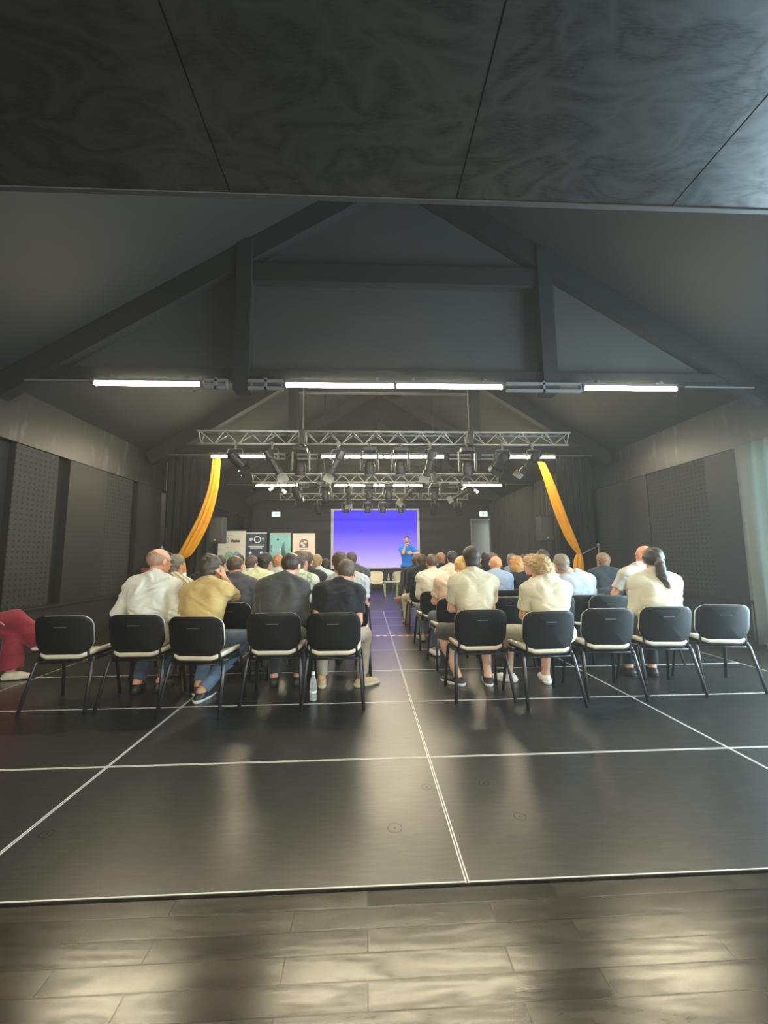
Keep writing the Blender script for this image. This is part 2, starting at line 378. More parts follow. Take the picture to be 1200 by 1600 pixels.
# side walls: recess plane, base ledge, lintel, panels between
for sgn, X, nm in ((1, XL, 'left'), (-1, XR, 'right')):
    def bx(mb, d0, d1, y0, y1, z0, z1):       # d measured into the room from the wall face X
        a, b = X + sgn * d0, X + sgn * d1
        return mb.box(min(a, b), max(a, b), y0, y1, z0, z1)
    wall = MB()
    if nm == 'left':
        bx(wall, -0.30, -0.12, YR, YE, -0.1, 3.75)
    else:
        bx(wall, -0.30, -0.12, 5.45, YE, -0.1, 3.75)
        bx(wall, -0.30, -0.12, YR, 1.0, -0.1, 3.75)
        bx(wall, -0.30, -0.12, 1.0, 5.45, 2.88, 3.75)
        bx(wall, -0.30, -0.12, 1.0, 5.45, -0.1, 0.02)
    struct('wall_' + nm, wall, wallm)
    lt = MB(); bx(lt, -0.12, 0.0, YR, 9.47, 2.88, 3.62); struct('trim_3' if nm == 'left' else 'trim_4', lt, lintelm)
    bs = MB(); 
    for y0_, y1_ in (((YR, 9.47),) if nm == 'left' else ((YR, 1.0), (5.5, 9.47))): bx(bs, -0.12, 0.05, y0_, y1_, -0.02, 0.58); bx(bs, -0.12, 0.075, y0_, y1_, 0.58, 0.61)
    struct('baseboard_' + nm, bs, pierm)
    if nm == 'left':
        seg = [(3.4, 4.3, 1), (4.5, 5.28, 0), (5.56, 6.33, 1), (6.56, 7.49, 0), (7.49, 8.32, 1), (8.5, 9.47, 0)]
    else:
        seg = [(8.62, 9.47, 1), (7.69, 8.62, 0), (6.3, 7.69, 1), (5.6, 6.3, 0)]
    for y0, y1, hol in seg:
        pm = MB(); bx(pm, -0.12, -0.03 if hol else -0.015, y0, y1, 0.61, 2.88)
        struct('trim_5', pm, pierm)
        if hol:
            pf = MB(); bx(pf, -0.03, -0.027, y0 + 0.005, y1 - 0.005, 0.62, 2.87); struct('trim_11', pf, panelm)
    # far room wall beyond the curtain
    fw = MB(); bx(fw, -0.12, 0, 9.6, YE, 2.88, 3.62)
    for y0 in (10.2, 12.2, 14.2, 16.2): bx(fw, -0.12, -0.01, y0, y0 + 0.6, 0, 2.88)
    struct('trim_6', fw, pierm)
struct('wall_back', MB().box(XL - 0.3, 4.47, YE, YE + 0.2, -0.1, 7.2).box(5.39, XR + 0.3, YE, YE + 0.2, -0.1, 7.2).box(4.47, 5.39, YE, YE + 0.2, 2.86, 7.2)
       , backm)
struct('trim_7', MB().box(-3.2, -2.2, YE - 0.04, YE, 0.4, 2.3), pierm)
struct('wall_passage', MB().box(4.2, 6.6, YE + 0.75, YE + 0.85, -0.1, 3.2).box(4.2, 6.6, YE + 0.2, YE + 0.85, 3.0, 3.1).box(4.2, 6.6, YE, YE + 0.85, -0.1, 0.0), plain('grey_passage_wall', (0.16, 0.165, 0.16), 0.6))
struct('door_1', MB().box(4.44, 4.485, YE + 0.18, YE + 0.74, 0.01, 2.85), plain('dark_grey_door', (0.05, 0.052, 0.055), 0.5))
struct('trim_8', MB().box(5.33, 5.39, YE - 0.02, YE + 0.2, 0, 2.86).box(4.47, 4.50, YE - 0.02, YE + 0.2, 0, 2.86).box(4.47, 5.39, YE - 0.02, YE + 0.2, 2.83, 2.88), plain('grey_door_frame', (0.35, 0.36, 0.36), 0.5))
struct('wall_rear', MB().box(XL - 0.3, -2.6, YR - 0.2, YR, -0.1, 3.4).box(3.0, XR + 0.3, YR - 0.2, YR, -0.1, 3.4).box(-2.6, 3.0, YR - 0.2, YR, 2.75, 3.4).box(-2.6, 3.0, YR - 0.2, YR, -0.1, 0.5), wallm)
# low ceiling over the viewer, plywood boards with joints
ply = parquet('black_stained_plywood', (0.006, 0.007, 0.007), (0.015, 0.017, 0.016), 0.34, 0.40, spec=1.0, bump=0.12, stretch=(1.6, 3.0, 1), bdist=0.004, gb=0.8, along=40.0, width=40.0)
cg = MB()
cx = [XL - 0.3, -3.25, -2.0, -0.74, 0.51, 1.76, 3.01, 4.26, XR + 0.3]
for a, b in zip(cx, cx[1:]): cg.box(a + 0.004, b - 0.004, YR, 2.02, 3.27, 3.29)
cg.box(XL - 0.3, XR + 0.3, YR - 0.2, 2.04, 3.288, 3.45)
struct('ceiling', cg, ply)
struct('trim_9', MB().box(XL, XR, 2.022, 2.05, 3.262, 3.50), plain('grey_ceiling_edge', (0.03, 0.03, 0.03), 0.6))
struct('wall_upper', MB().box(XL - 0.3, XR + 0.3, 1.84, 2.02, 3.46, 7.2), wallm)
# roof slopes
def zr(x): return ZW + RISE * (x - XL if x < XM else XR - x) - (0 if x < XM else 0)
apex = ZW + RISE * (XM - XL)
rf = MB()
for a, b in ((XL - 0.3, XM), (XR + 0.3, XM)):
    za = apex - RISE * abs(a - XM)
    rf.add([(a, 1.8, za), (b, 1.8, apex), (b, YE + 0.2, apex), (a, YE + 0.2, za), (a, 1.8, za + 0.15), (b, 1.8, apex + 0.15), (b, YE + 0.2, apex + 0.15), (a, YE + 0.2, za + 0.15)],
           [(0, 1, 2, 3), (4, 5, 6, 7), (0, 4, 5, 1), (3, 2, 6, 7), (0, 3, 7, 4), (1, 5, 6, 2)])
struct('ceiling.001', rf, roofm)
for Y in (5.14, 8.79, 12.39, 16.0):
    tr = MB()
    for s_ in (-1, 1):
        tr.beam((XM + s_ * 5.15, Y, apex - RISE * 5.15 - 0.17), (XM, Y, apex - 0.17), 0.16, 0.30)
        tr.beam((XM + s_ * 2.05, Y, 3.45), (XM + s_ * 2.05, Y, apex - RISE * 2.05), 0.20, 0.22)
    tr.beam((XM - 2.1, Y, 5.12), (XM + 2.1, Y, 5.12), 0.14, 0.26)
    tr.beam((XL + 0.05, Y, 3.67), (XR - 0.05, Y, 3.67), 0.10, 0.16)
    struct('trim_10', tr, timber)
# boarded gable filling the first roof truss above its tie beam
gb_ = MB(); ga = [(XL + 0.02, 3.62), (XR - 0.02, 3.62), (XR - 0.02, apex - RISE * (XR - 0.02 - XM) + 0.0), (XM, apex), (XL + 0.02, apex - RISE * (XM - XL - 0.02))]
gb_.add([(x, 5.20, z) for x, z in ga] + [(x, 5.23, z) for x, z in ga], [(0, 1, 2, 3, 4), (9, 8, 7, 6, 5)] + [(i, (i + 1) % 5, 5 + (i + 1) % 5, 5 + i) for i in range(5)])
struct('wall_gable', gb_, black_wall('gable_boarding', (0.050, 0.052, 0.050), rough=0.7))
# side window with glazing bars, half covered by a grey drape
wf = MB().box(5.66, 5.74, 1.0, 5.45, 0.0, 0.09).box(5.67, 5.73, 1.0, 5.45, 0.96, 1.01).box(5.66, 5.74, 1.0, 5.45, 2.8, 2.88)
for y in (1.0, 2.08, 3.18, 4.28, 5.38): wf.box(5.66, 5.74, y, y + 0.07, 0.0, 2.88)
struct('window_1', wf, plain('grey_window_frame', (0.3, 0.31, 0.32), 0.5))

# ------------------------------------------------------------------ curtains
def drape(name, x0, y0, x1, y1, z0, z1, mat, label, cat='curtain', amp=0.045, per=0.16, group=None, seed=1):
    r = random.Random(seed); L = math.hypot(x1 - x0, y1 - y0); n = int(L / per * 10); dx, dy = (x1 - x0) / L, (y1 - y0) / L
    ph = [r.uniform(-0.6, 0.6) for _ in range(n + 2)]
    vs = []; fs = []; rows = 9
    for j in range(rows):
        z = z1 + (z0 - z1) * j / (rows - 1); spread = 0.75 + 0.45 * j / (rows - 1)
        for i in range(n + 1):
            t = i / n * L
            a = amp * spread * math.sin(2 * math.pi * t / per + 0.8 * math.sin(t * 3.1 + seed)) + 0.012 * math.sin(t * 41 + j * 0.4)
            px = x0 + dx * t + -dy * a; py = y0 + dy * t + dx * a
            vs.append((px, py, z)); vs.append((px - dy * 0.004, py + dx * 0.004, z))
    def id_(j, i, k): return (j * (n + 1) + i) * 2 + k
    for j in range(rows - 1):
        for i in range(n):
            fs.append((id_(j, i, 0), id_(j, i + 1, 0), id_(j + 1, i + 1, 0), id_(j + 1, i, 0)))
            fs.append((id_(j, i, 1), id_(j + 1, i, 1), id_(j + 1, i + 1, 1), id_(j, i + 1, 1)))
    for i in range(n):
        for j in (0, rows - 1): fs.append((id_(j, i, 0), id_(j, i, 1), id_(j, i + 1, 1), id_(j, i + 1, 0)))
    for j in range(rows - 1):
        for i in (0, n): fs.append((id_(j, i, 0), id_(j + 1, i, 0), id_(j + 1, i, 1), id_(j, i, 1)))
    o = MB().add(vs, fs).build(name, mat, smooth=True)
    return tag(o, label, cat, group)
velvet = cloth((0.010, 0.010, 0.011), 'plain', 0.9)
velvet2 = cloth((0.050, 0.050, 0.045), 'plain', 0.85)
drape('black_curtain', -4.72, 9.55, -3.95, 9.62, 0.02, 3.72, velvet, 'black stage drape hanging at the left side of the stage opening', seed=2)
drape('black_curtain', 4.75, 9.62, 5.56, 9.55, 0.02, 3.72, velvet, 'black stage drape hanging at the right side of the stage opening', seed=3)
drape('black_curtain', 5.28, 9.9, 5.30, 16.85, 0.02, 3.55, velvet2, 'long dark pleated curtain along the right wall of the stage area', amp=0.06, per=0.24, seed=4)
sheer, snt, sb = nodes_of('sheer_grey_green_curtain')
setin(sb, Base_Color=(0.30, 0.33, 0.31, 1), Roughness=0.9, Specular_IOR_Level=0.1)
tr_ = snt.nodes.new('ShaderNodeBsdfTranslucent'); tr_.inputs[0].default_value = (0.20, 0.26, 0.245, 1)
ms_ = snt.nodes.new('ShaderNodeMixShader'); ms_.inputs[0].default_value = 0.45
snt.links.new(sb.outputs[0], ms_.inputs[1]); snt.links.new(tr_.outputs[0], ms_.inputs[2]); snt.links.new(ms_.outputs[0], snt.nodes['Material Output'].inputs[0])
drape('window_curtain', 5.50, 4.5, 5.52, 5.66, 0.03, 2.87, sheer, 'pale grey-green curtain at the bright window on the right wall', amp=0.03, per=0.2, seed=5)

gold = plain('mustard_satin', (0.72, 0.33, 0.008), 0.55, noise=0.12, nscale=6, bump=0.1, bscale=30)
def gold_curtain(name, pts, label, lower=None):
    def lobed(pl, rr, mb):
        N = len(pl); n = 48; vs = []; fs = []
        for i, (p, r_) in enumerate(zip(pl, rr)):
            for k in range(n):
                t = 2 * math.pi * k / n
                q = r_ * (0.92 + 0.30 * math.sin(7 * t + 0.5 * i / N) + 0.07 * math.sin(13 * t + 2))
                vs.append((p[0] + q * math.cos(t), p[1] + q * 0.7 * math.sin(t), p[2] + 0.25 * q * math.cos(t) * (1 if label.find('left') > 0 else -1)))
        for i in range(N - 1):
            for k in range(n): fs.append((i * n + k, i * n + (k + 1) % n, (i + 1) * n + (k + 1) % n, (i + 1) * n + k))
        fs += [tuple(range(n)), tuple((N - 1) * n + k for k in range(n))]
        mb.add(vs, fs)
    def smooth_path(P, m_=8):
        out = []
        for i in range(len(P) - 1):
            p0 = P[max(i - 1, 0)]; p1 = P[i]; p2 = P[i + 1]; p3 = P[min(i + 2, len(P) - 1)]
            for k in range(m_):
                t = k / m_
                out.append([0.5 * ((2 * b) + (-a + c) * t + (2 * a - 5 * b + 4 * c - d) * t * t + (-a + 3 * b - 3 * c + d) * t ** 3) for a, b, c, d in zip(p0, p1, p2, p3)])
        out.append(list(P[-1])); return out
    root = thing(name, label, 'curtain')
    for nm, P in (('swag', pts), ('tail', lower)):
        if not P: continue
        q = smooth_path(P); mb = MB(); lobed([a[:3] for a in q], [a[3] for a in q], mb); mb.build(nm, gold, root, smooth=True)
    return root
gold_curtain('gold_curtain', [(-3.48, 9.3, 3.62, .078), (-3.52, 9.3, 2.95, .10), (-3.66, 9.3, 2.34, .13), (-3.86, 9.3, 1.83, .155), (-4.10, 9.3, 1.36, .14), (-4.2, 9.3, 1.25, .06)],
             'mustard yellow curtain swept left and tied back, left of the stage', [(-4.2, 9.3, 1.25, .06), (-4.21, 9.3, 1.1, .12), (-4.2, 9.3, 0.6, .16), (-4.2, 9.3, 0.3, .17)])
gold_curtain('gold_curtain', [(4.22, 9.3, 3.52, .075), (4.34, 9.3, 3.2, .09), (4.45, 9.3, 2.85, .105), (4.66, 9.3, 2.16, .115), (4.88, 9.3, 1.58, .10), (5.02, 9.3, 1.31, .05)],
             'mustard yellow curtain swept aside and tied back, right of the stage', [(5.02, 9.3, 1.31, .05), (5.0, 9.3, 1.15, .09), (4.99, 9.3, 0.85, .11), (4.99, 9.3, 0.52, .13)])
for x0, x1, sd, zb in ((-4.2, -4.62, 'left', 1.5), (5.02, 5.49, 'right', 1.5)):
    t = thing('curtain_tieback', 'silver rope and hook holding the %s mustard curtain back' % sd, 'tieback', (x1, 9.3, 0))
    MB().sweep([(0, 0, zb), ((x0 - x1) * 0.5, 0, zb - 0.10), (x0 - x1, 0, 1.28)], 0.012, 8).build('rope', ALU, t, smooth=True)
    MB().sweep([(0, 0, 0), (0, 0, 0.02)], 0.12, 20).sweep([(0, 0, 0.02), (0, 0, zb + 0.02)], 0.018, 10).build('stand', ALU, t, smooth=False)
    MB().sweep([(-0.03, 0, zb + 0.02), (0.03, 0, zb + 0.02)], 0.03, 10).sweep([(0, 0, zb), (0, 0, zb + 0.07)], 0.02, 10).build('clamp', ALU, t, smooth=True)

# ------------------------------------------------------------------ lamps
tube_mat = emit('lit_tube', (1.0, 0.87, 0.60), TUBE_EMIT)
raym = plain('grey_mounting_rail', (0.09, 0.09, 0.095), 0.45)
def make_tube(name, label, x0, x1, Y, z):
    L = x1 - x0
    t = thing(name, label, 'lamp', ((x0 + x1) / 2, Y, z), 0, 'fluorescent tube lamps in rows under the roof')
    MB().sweep([(-L / 2 + 0.02, 0, 0), (L / 2 - 0.02, 0, 0)], 0.022, 14).build('tube', tube_mat, t, smooth=True)
    MB().box(-L / 2, L / 2, -0.018, 0.02, 0.03, 0.07).build('housing', raym, t, bevel=0.004)
    for s_ in (-1, 1): MB().box(s_ * (L / 2 - 0.01) - 0.012, s_ * (L / 2 - 0.01) + 0.012, -0.028, 0.028, -0.028, 0.034).build('lamp_holder', raym, t)
    for q in (-L / 3, L / 3): MB().box(q - 0.02, q + 0.02, -0.012, 0.07, 0.07, 0.115).build('bracket', raym, t)
    return t
ROWN = ['nearest', 'second', 'third']
for i, Y in enumerate((5.03, 8.75, 12.35)):
    if i == 0: spans = [(-3.45, -2.10, 'left lamp'), (-1.05, 0.385, 'middle left lamp'), (0.385, 1.82, 'middle right lamp'), (2.90, 4.21, 'right lamp')]
    else: spans = [(-3.40, -2.10, 'left lamp'), (-1.0, 0.38, 'middle left lamp'), (0.38, 1.76, 'middle right lamp'), (3.0, 4.3, 'right lamp')]
    for a, b, w_ in spans:
        make_tube('tube_lamp', 'lit white tube lamp, %s of the %s overhead row' % (w_, ROWN[i]), a, b, Y, 3.5)
    # pair of thin rails between the lamps, open tray look
    for a, b, w_ in ((-2.08, -1.78, 'left of the post'), (-1.52, -1.07, 'right of the post'), (1.86, 2.88, 'beside the right lamp')):
        r_ = MB().box(a, b, Y - 0.02, Y + 0.02, 3.44, 3.475).box(a, b, Y - 0.02, Y + 0.02, 3.535, 3.57).box(b - 0.02, b, Y - 0.02, Y + 0.02, 3.475, 3.535).box((a + b) / 2 - 0.015, (a + b) / 2 + 0.015, Y - 0.02, Y + 0.02, 3.44, 3.592)
        tag(r_.build('lamp_rail', plain('grey_rail', (0.16, 0.16, 0.165), 0.4)), 'grey double rail %s in the %s lamp row' % (w_, ROWN[i]), 'rail', 'rails between the tube lamps')
    for a, b, w_ in ((-4.3, -3.45, 'left'), (4.32, 5.3, 'right')):
        tag(MB().box(a, b, Y - 0.008, Y + 0.008, 3.53, 3.545).build('lamp_cable', plain('grey_rail', (0.16, 0.16, 0.165), 0.4)), 'thin cable running to the %s end of the %s lamp row' % (w_, ROWN[i]), 'cable', 'cables to the tube lamps')
# two lamps under the low ceiling behind the viewer
for x in (-2.4, -0.4, 1.6, 3.4):
    make_tube('tube_lamp', 'lit white tube lamp under the low ceiling behind the viewer, %s of four' % ('far left' if x < -2 else 'middle left' if x < 0 else 'middle right' if x < 3 else 'far right'), x - 0.7, x + 0.7, -1.2, 3.12)

# ------------------------------------------------------------------ trusses
def truss(Y, x0, x1, z, label, joints):
    root = thing('lighting_truss', label, 'truss', ((x0 + x1) / 2, Y, z), 0, 'aluminium lighting trusses')
    W = 0.22; H = 0.20; xc = (x0 + x1) / 2
    ends = [x0] + joints + [x1]
    for a, b in zip(ends, ends[1:]):
        a2 = a + (0.03 if a != x0 else 0); b2 = b - (0.03 if b != x1 else 0)
        cl = [(0, -W / 2, H), (0, W / 2, H), (0, 0, 0)]
        for c in cl: MB().sweep([(a2 - xc, c[1], c[2]), (b2 - xc, c[1], c[2])], 0.017, 8).build('chord', ALU, root, smooth=True)
        n = max(2, round((b2 - a2) / 0.42))
        st = (b2 - a2 - 0.1) / n
        for k in range(n):
            xa = a2 + 0.05 + st * k - xc; xm = xa + st / 2; xb = xa + st
            for s_ in (-1, 1):
                MB().sweep([(xa, s_ * W / 2, H), (xm, 0, 0), (xb, s_ * W / 2, H)], 0.008, 5).build('brace', ALU, root, smooth=True)
            MB().sweep([(xa, -W / 2, H), (xm, W / 2, H), (xb, -W / 2, H)], 0.008, 5).build('brace', ALU, root, smooth=True)
        for xx in (a2 + 0.03, b2 - 0.03):
            MB().sweep([(xx - xc, -W / 2, H), (xx - xc, W / 2, H), (xx - xc, 0, 0), (xx - xc, -W / 2, H)], 0.010, 6).build('end_frame', ALU, root, smooth=True)
    for jx in joints:
        MB().box(jx - xc - 0.045, jx - xc + 0.045, -0.14, 0.14, -0.04, 0.24).build('joint_block', BLACK_CASE, root, bevel=0.01)
        MB().sweep([(jx - xc, 0, 0.24), (jx - xc, 0, apex - RISE * abs(jx - XM) - z + 0.01)], 0.01, 6).build('suspension_chain', BLACK_METAL, root, smooth=True)
    return root
truss(7.05, -2.95, 3.72, 3.30, 'nearest aluminium truss spanning the hall above the audience', [-1.13, 1.88])
truss(10.45, -2.98, 3.55, 3.25, 'second aluminium truss, behind the nearest one', [-1.1, 1.8])
truss(13.9, -3.0, 3.6, 3.28, 'farthest aluminium truss, just in front of the screen', [-1.2, 1.9])

# stage lanterns
glassm = plain('lens_glass', (0.5, 0.5, 0.5), 0.12, spec=0.9)
def orient(d):
    return V((0, 0, -1)).rotation_difference(V(d).normalized()).to_matrix().to_4x4()
def yoke(root, w_, h_, top):
    MB().sweep([(-w_, 0, -h_), (-w_, 0, -0.10), (-w_ * 0.8, 0, -0.07), (w_ * 0.8, 0, -0.07), (w_, 0, -0.10), (w_, 0, -h_)], 0.012, 6, cap=True).build('yoke', BLACK_METAL, root)
    MB().sweep([(0, 0, -0.08), (0, 0, 0.03)], 0.022, 8).box(-0.03, 0.03, -0.03, 0.03, 0.0, 0.06).build('clamp', DARKCLAMP, root, bevel=0.004)
def profile_spot(x, Y, z, d, label):
    root = thing('profile_spotlight', label, 'stage light', (x, Y, z), 0, 'stage lights hung from the trusses')
    yoke(root, 0.11, 0.26, 0)
    M = Matrix.Translation((0, 0, -0.26)) @ orient(d)
    MB().lathe([(0.04, 0.20), (0.075, 0.17), (0.08, 0.02), (0.058, 0.0), (0.055, -0.18), (0.07, -0.19), (0.07, -0.30)], 14, M).build('barrel', plain('worn_black_lantern', (0.018, 0.018, 0.018), 0.4, spec=0.4), root, smooth=False)
    MB().lathe([(0.070, -0.305), (0.068, -0.302)], 14, M).build('lens', glassm, root)
    MB().box(-0.09, 0.09, -0.004, 0.004, -0.44, -0.305, M @ Matrix.Translation((0, 0.085, 0))).build('barn_door', plain('grey_flap', (0.20, 0.195, 0.17), 0.4), root)
    return root
def par_can(x, Y, z, d, label):
    root = thing('par_can', label, 'stage light', (x, Y, z), 0, 'stage lights hung from the trusses')
    yoke(root, 0.13, 0.24, 0)
    M = Matrix.Translation((0, 0, -0.24)) @ orient(d)
    MB().lathe([(0.04, 0.14), (0.08, 0.11), (0.095, 0.0), (0.095, -0.18), (0.087, -0.18), (0.082, -0.05)], 16, M).build('can', BLACK_CASE, root)
    MB().lathe([(0.081, -0.07), (0.079, -0.06)], 16, M).build('lens', glassm, root)
    for s_ in (-1, 1):
        MB().box(-0.09, 0.09, -0.003, 0.003, -0.30, -0.2, M @ Matrix.Translation((0, s_ * 0.11, 0))).build('barn_door', BLACK_METAL, root)
        MB().box(-0.003, 0.003, -0.09, 0.09, -0.30, -0.2, M @ Matrix.Translation((s_ * 0.11, 0, 0))).build('barn_door', BLACK_METAL, root)
    return root
def moving_head(x, Y, z, label, tall=1.0, tilt=0):
    root = thing('moving_head_light', label, 'stage light', (x, Y, z), 0, 'stage lights hung from the trusses')
    MB().box(-0.12, 0.12, -0.10, 0.10, -0.12, -0.03).build('base', BLACK_CASE, root, bevel=0.02)
    MB().sweep([(0, 0, -0.03), (0, 0, 0.03)], 0.03, 8).build('clamp', DARKCLAMP, root)
    for s_ in (-1, 1):
        MB().box(s_ * 0.145 - 0.014, s_ * 0.145 + 0.014, -0.035, 0.035, -0.36 * tall, -0.10).build('arm', BLACK_CASE, root, bevel=0.015)
        MB().box(s_ * 0.162 - 0.003, s_ * 0.162 + 0.003, -0.008, 0.008, -0.34 * tall, -0.14).build('arm_strip', ALU, root)
    M = Matrix.Translation((0, 0, -0.30 * tall)) @ Matrix.Rotation(tilt, 4, 'X')
    MB().lathe([(0.05, 0.12), (0.085, 0.08), (0.10, 0.0), (0.095, -0.10), (0.085, -0.14), (0.075, -0.14)], 16, M).build('head', BLACK_CASE, root, smooth=False)
    MB().lathe([(0.073, -0.143), (0.071, -0.14)], 16, M).build('lens', plain('frosted_lens', (0.30, 0.30, 0.32), 0.2, spec=0.8), root)
    return root
Z1 = 3.26
par_can(-2.30, 7.0, Z1, (0.6, 0.5, -0.7), 'black par can at the left end of the nearest truss')
profile_spot(-1.66, 7.0, Z1, (0.55, 0.1, -1.0), 'long black profile spot pointing down right, left part of nearest truss')
moving_head(-1.16, 7.0, Z1, 'tall black moving light at the left joint of the nearest truss', 1.35)
profile_spot(-0.50, 7.0, Z1, (-0.55, 0.1, -1.0), 'long black profile spot pointing down left, above the grey suited man')
moving_head(0.06, 7.0, Z1, 'tall black moving light at the middle of the nearest truss', 1.3)
moving_head(0.61, 7.0, Z1, 'tall black moving light right of the middle of the nearest truss', 1.3)
profile_spot(1.15, 7.0, Z1, (-0.25, 0.4, -1.0), 'black profile spot with pale flap, right half of nearest truss')
moving_head(1.82, 7.0, Z1, 'tall black moving light at the right joint of the nearest truss', 1.35)
par_can(2.47, 7.0, Z1, (-0.4, 0.6, -0.8), 'black par can right of the right joint of the nearest truss')
profile_spot(3.02, 7.0, Z1, (-0.5, 0.6, -0.7), 'dark profile spot at the right end of the nearest truss')
Z2 = 3.21
par_can(-1.83, 10.4, Z2, (0.3, 0.5, -0.8), 'black par can at the left part of the second truss')
moving_head(-1.06, 10.4, Z2, 'black moving light at the left joint of the second truss')
profile_spot(-0.46, 10.4, Z2, (0.0, 0.3, -1.0), 'black upright spot left of centre on the second truss')
moving_head(0.08, 10.4, Z2, 'black moving light at the middle of the second truss, left one')
moving_head(0.59, 10.4, Z2, 'black moving light at the middle of the second truss, right one')
profile_spot(1.12, 10.4, Z2, (-0.8, 0.3, -0.9), 'black profile spot angled left on the right half of second truss')
moving_head(1.80, 10.4, Z2, 'black moving light at the right joint of the second truss')
profile_spot(2.55, 10.4, Z2, (-0.9, 0.3, -0.5), 'black profile spot angled left at the right part of second truss')
Z3 = 3.24
par_can(-1.70, 13.85, Z3, (0.2, 0.5, -0.9), 'round black par can left of the screen on farthest truss')
for x, w_ in ((-0.70, 'leftmost'), (0.05, 'second'), (0.58, 'third'), (1.20, 'fourth')):  # lamp bodies placed where lamp shadows fall across the screen top
    moving_head(x, 13.85, Z3, 'black lamp standing in for a round shadow atop the screen, %s from the left' % w_)
par_can(2.4, 13.85, Z3, (-0.3, 0.6, -0.8), 'small black par can right of the screen on farthest truss')
par_can(3.2, 13.85, Z3, (0.3, 0.6, -0.8), 'small black par can at the right end of farthest truss')
# small white floodlights on side brackets
whitelamp = emit('lit_small_lamp', (1.0, 0.97, 0.88), 4.0)
for x, sd in ((-2.32, 'left'), (2.75, 'right')):
    t = thing('twin_floodlight', 'small twin lamp with bright white lenses at the %s end of the second truss' % sd, 'stage light', (x, 10.45, 3.24), 0, 'stage lights hung from the trusses')
    MB().sweep([(0, 0, 0.03), (0, 0, -0.04)], 0.02, 8).sweep([(-0.12, 0, -0.14), (0, 0, -0.02), (0.15, 0, -0.2)], 0.012, 6).build('bracket', ALU, t)
    for q, dz in ((-0.16, -0.17), (0.18, -0.24)):
        M = Matrix.Translation((q, -0.02, dz)) @ Matrix.Rotation(R(50 if q < 0 else -50), 4, 'Y')
        MB().lathe([(0.03, 0.07), (0.045, 0.05), (0.045, -0.04)], 12, M).build('lamp_body', WHITE, t)
        MB().lathe([(0.038, -0.045), (0.03, -0.05)], 12, M).build('lens', whitelamp, t)

# ------------------------------------------------------------------ screen, exit signs
sm, nt, b = nodes_of('projected_blue_image'); L = nt.links
tc = nt.nodes.new('ShaderNodeTexCoord'); sp = nt.nodes.new('ShaderNodeSeparateXYZ'); L.new(tc.outputs['Object'], sp.inputs[0])
mr = nt.nodes.new('ShaderNodeMapRange'); mr.inputs[1].default_value = -1.2; mr.inputs[2].default_value = 1.2; L.new(sp.outputs['Z'], mr.inputs[0])
rp = nt.nodes.new('ShaderNodeValToRGB'); L.new(mr.outputs[0], rp.inputs[0])
els = rp.color_ramp.elements; els[0].position = 0; els[0].color = (0.50, 0.40, 0.95, 1); els[1].position = 1; els[1].color = (0.012, 0.000, 0.85, 1)
for p_, c_ in ((0.35, (0.22, 0.15, 0.95, 1)), (0.68, (0.045, 0.012, 0.92, 1))):
    q = els.new(p_); q.color = c_
setin(b, Base_Color=(0.02, 0.02, 0.02, 1), Roughness=0.6, Emission_Strength=1.25)  # emission stands in for projector light falling on the screen
L.new(rp.outputs[0], b.inputs['Emission Color'])
t = thing('projection_screen', 'large lit projection screen with a blue to lavender gradient', 'screen', (0.385, 16.9, 2.07))
MB().box(-1.76, 1.76, -0.012, 0.0, -1.20, 1.19).build('picture', sm, t)
MB().box(-1.87, 1.87, 0.0, 0.03, -1.26, 1.26).build('screen_cloth', plain('grey_screen_border', (0.80, 0.80, 0.82), 0.7), t)
MB().box(-1.90, 1.90, -0.02, 0.06, 1.26, 1.34).build('roller_case', BLACK_CASE, t, bevel=0.01)
signg = emit('lit_exit_green', (0.62, 1.0, 0.82), 1.1)
for x, z, sd in ((-3.79, 3.11, 'left of the screen'), (5.03, 3.09, 'above the open doorway')):
    t = thing('exit_sign', 'lit pale green emergency exit sign %s' % sd, 'sign', (x, 16.95, z), 0, 'emergency exit signs')
    MB().box(-0.18, 0.18, -0.02, 0.04, -0.11, 0.11).build('sign_box', WHITE, t, bevel=0.008)
    MB().box(-0.165, 0.165, -0.026, -0.018, -0.095, 0.095).build('sign_face', signg, t)
    gm = plain('exit_dark_green', (0.01, 0.10, 0.06), 0.5)
    fg = MB(); yy = -0.029
    fg.beam((0.0, yy, 0.03), (0.01, yy, -0.02), 0.004, 0.028); fg.beam((0.01, yy, -0.02), (0.04, yy, -0.07), 0.004, 0.016); fg.beam((0.0, yy, -0.02), (-0.04, yy, -0.06), 0.004, 0.016)
    fg.beam((0.0, yy, 0.03), (0.035, yy, 0.01), 0.004, 0.012); fg.beam((0.0, yy, 0.03), (-0.035, yy, 0.015), 0.004, 0.012)
    fg.lathe([(0.015, -0.002), (0.015, 0.002)], 10, Matrix.Translation((-0.002, yy, 0.06)) @ Matrix.Rotation(R(90), 4, 'X'))
    fg.beam((0.07, yy, 0.0), (0.13, yy, 0.0), 0.004, 0.014).beam((0.10, yy, 0.03), (0.13, yy, 0.0), 0.004, 0.012).beam((0.10, yy, -0.03), (0.13, yy, 0.0), 0.004, 0.012)
    fg.build('running_figure', gm, t)
# lamp glowing behind the doorway
tag(MB().lathe([(0.05, 0), (0.05, 0.03)], 14, Matrix.Translation((5.36, 16.92, 2.93)) @ Matrix.Rotation(R(90), 4, 'X')).build('door_lamp', whitelamp), 'tiny bright white lamp at the top corner of the doorway', 'lamp')
area('doorway_daylight', (5.62, 17.42, 1.6), (0, R(90), 0), 2.4, 0.35, 16, (0.9, 1.0, 0.97))

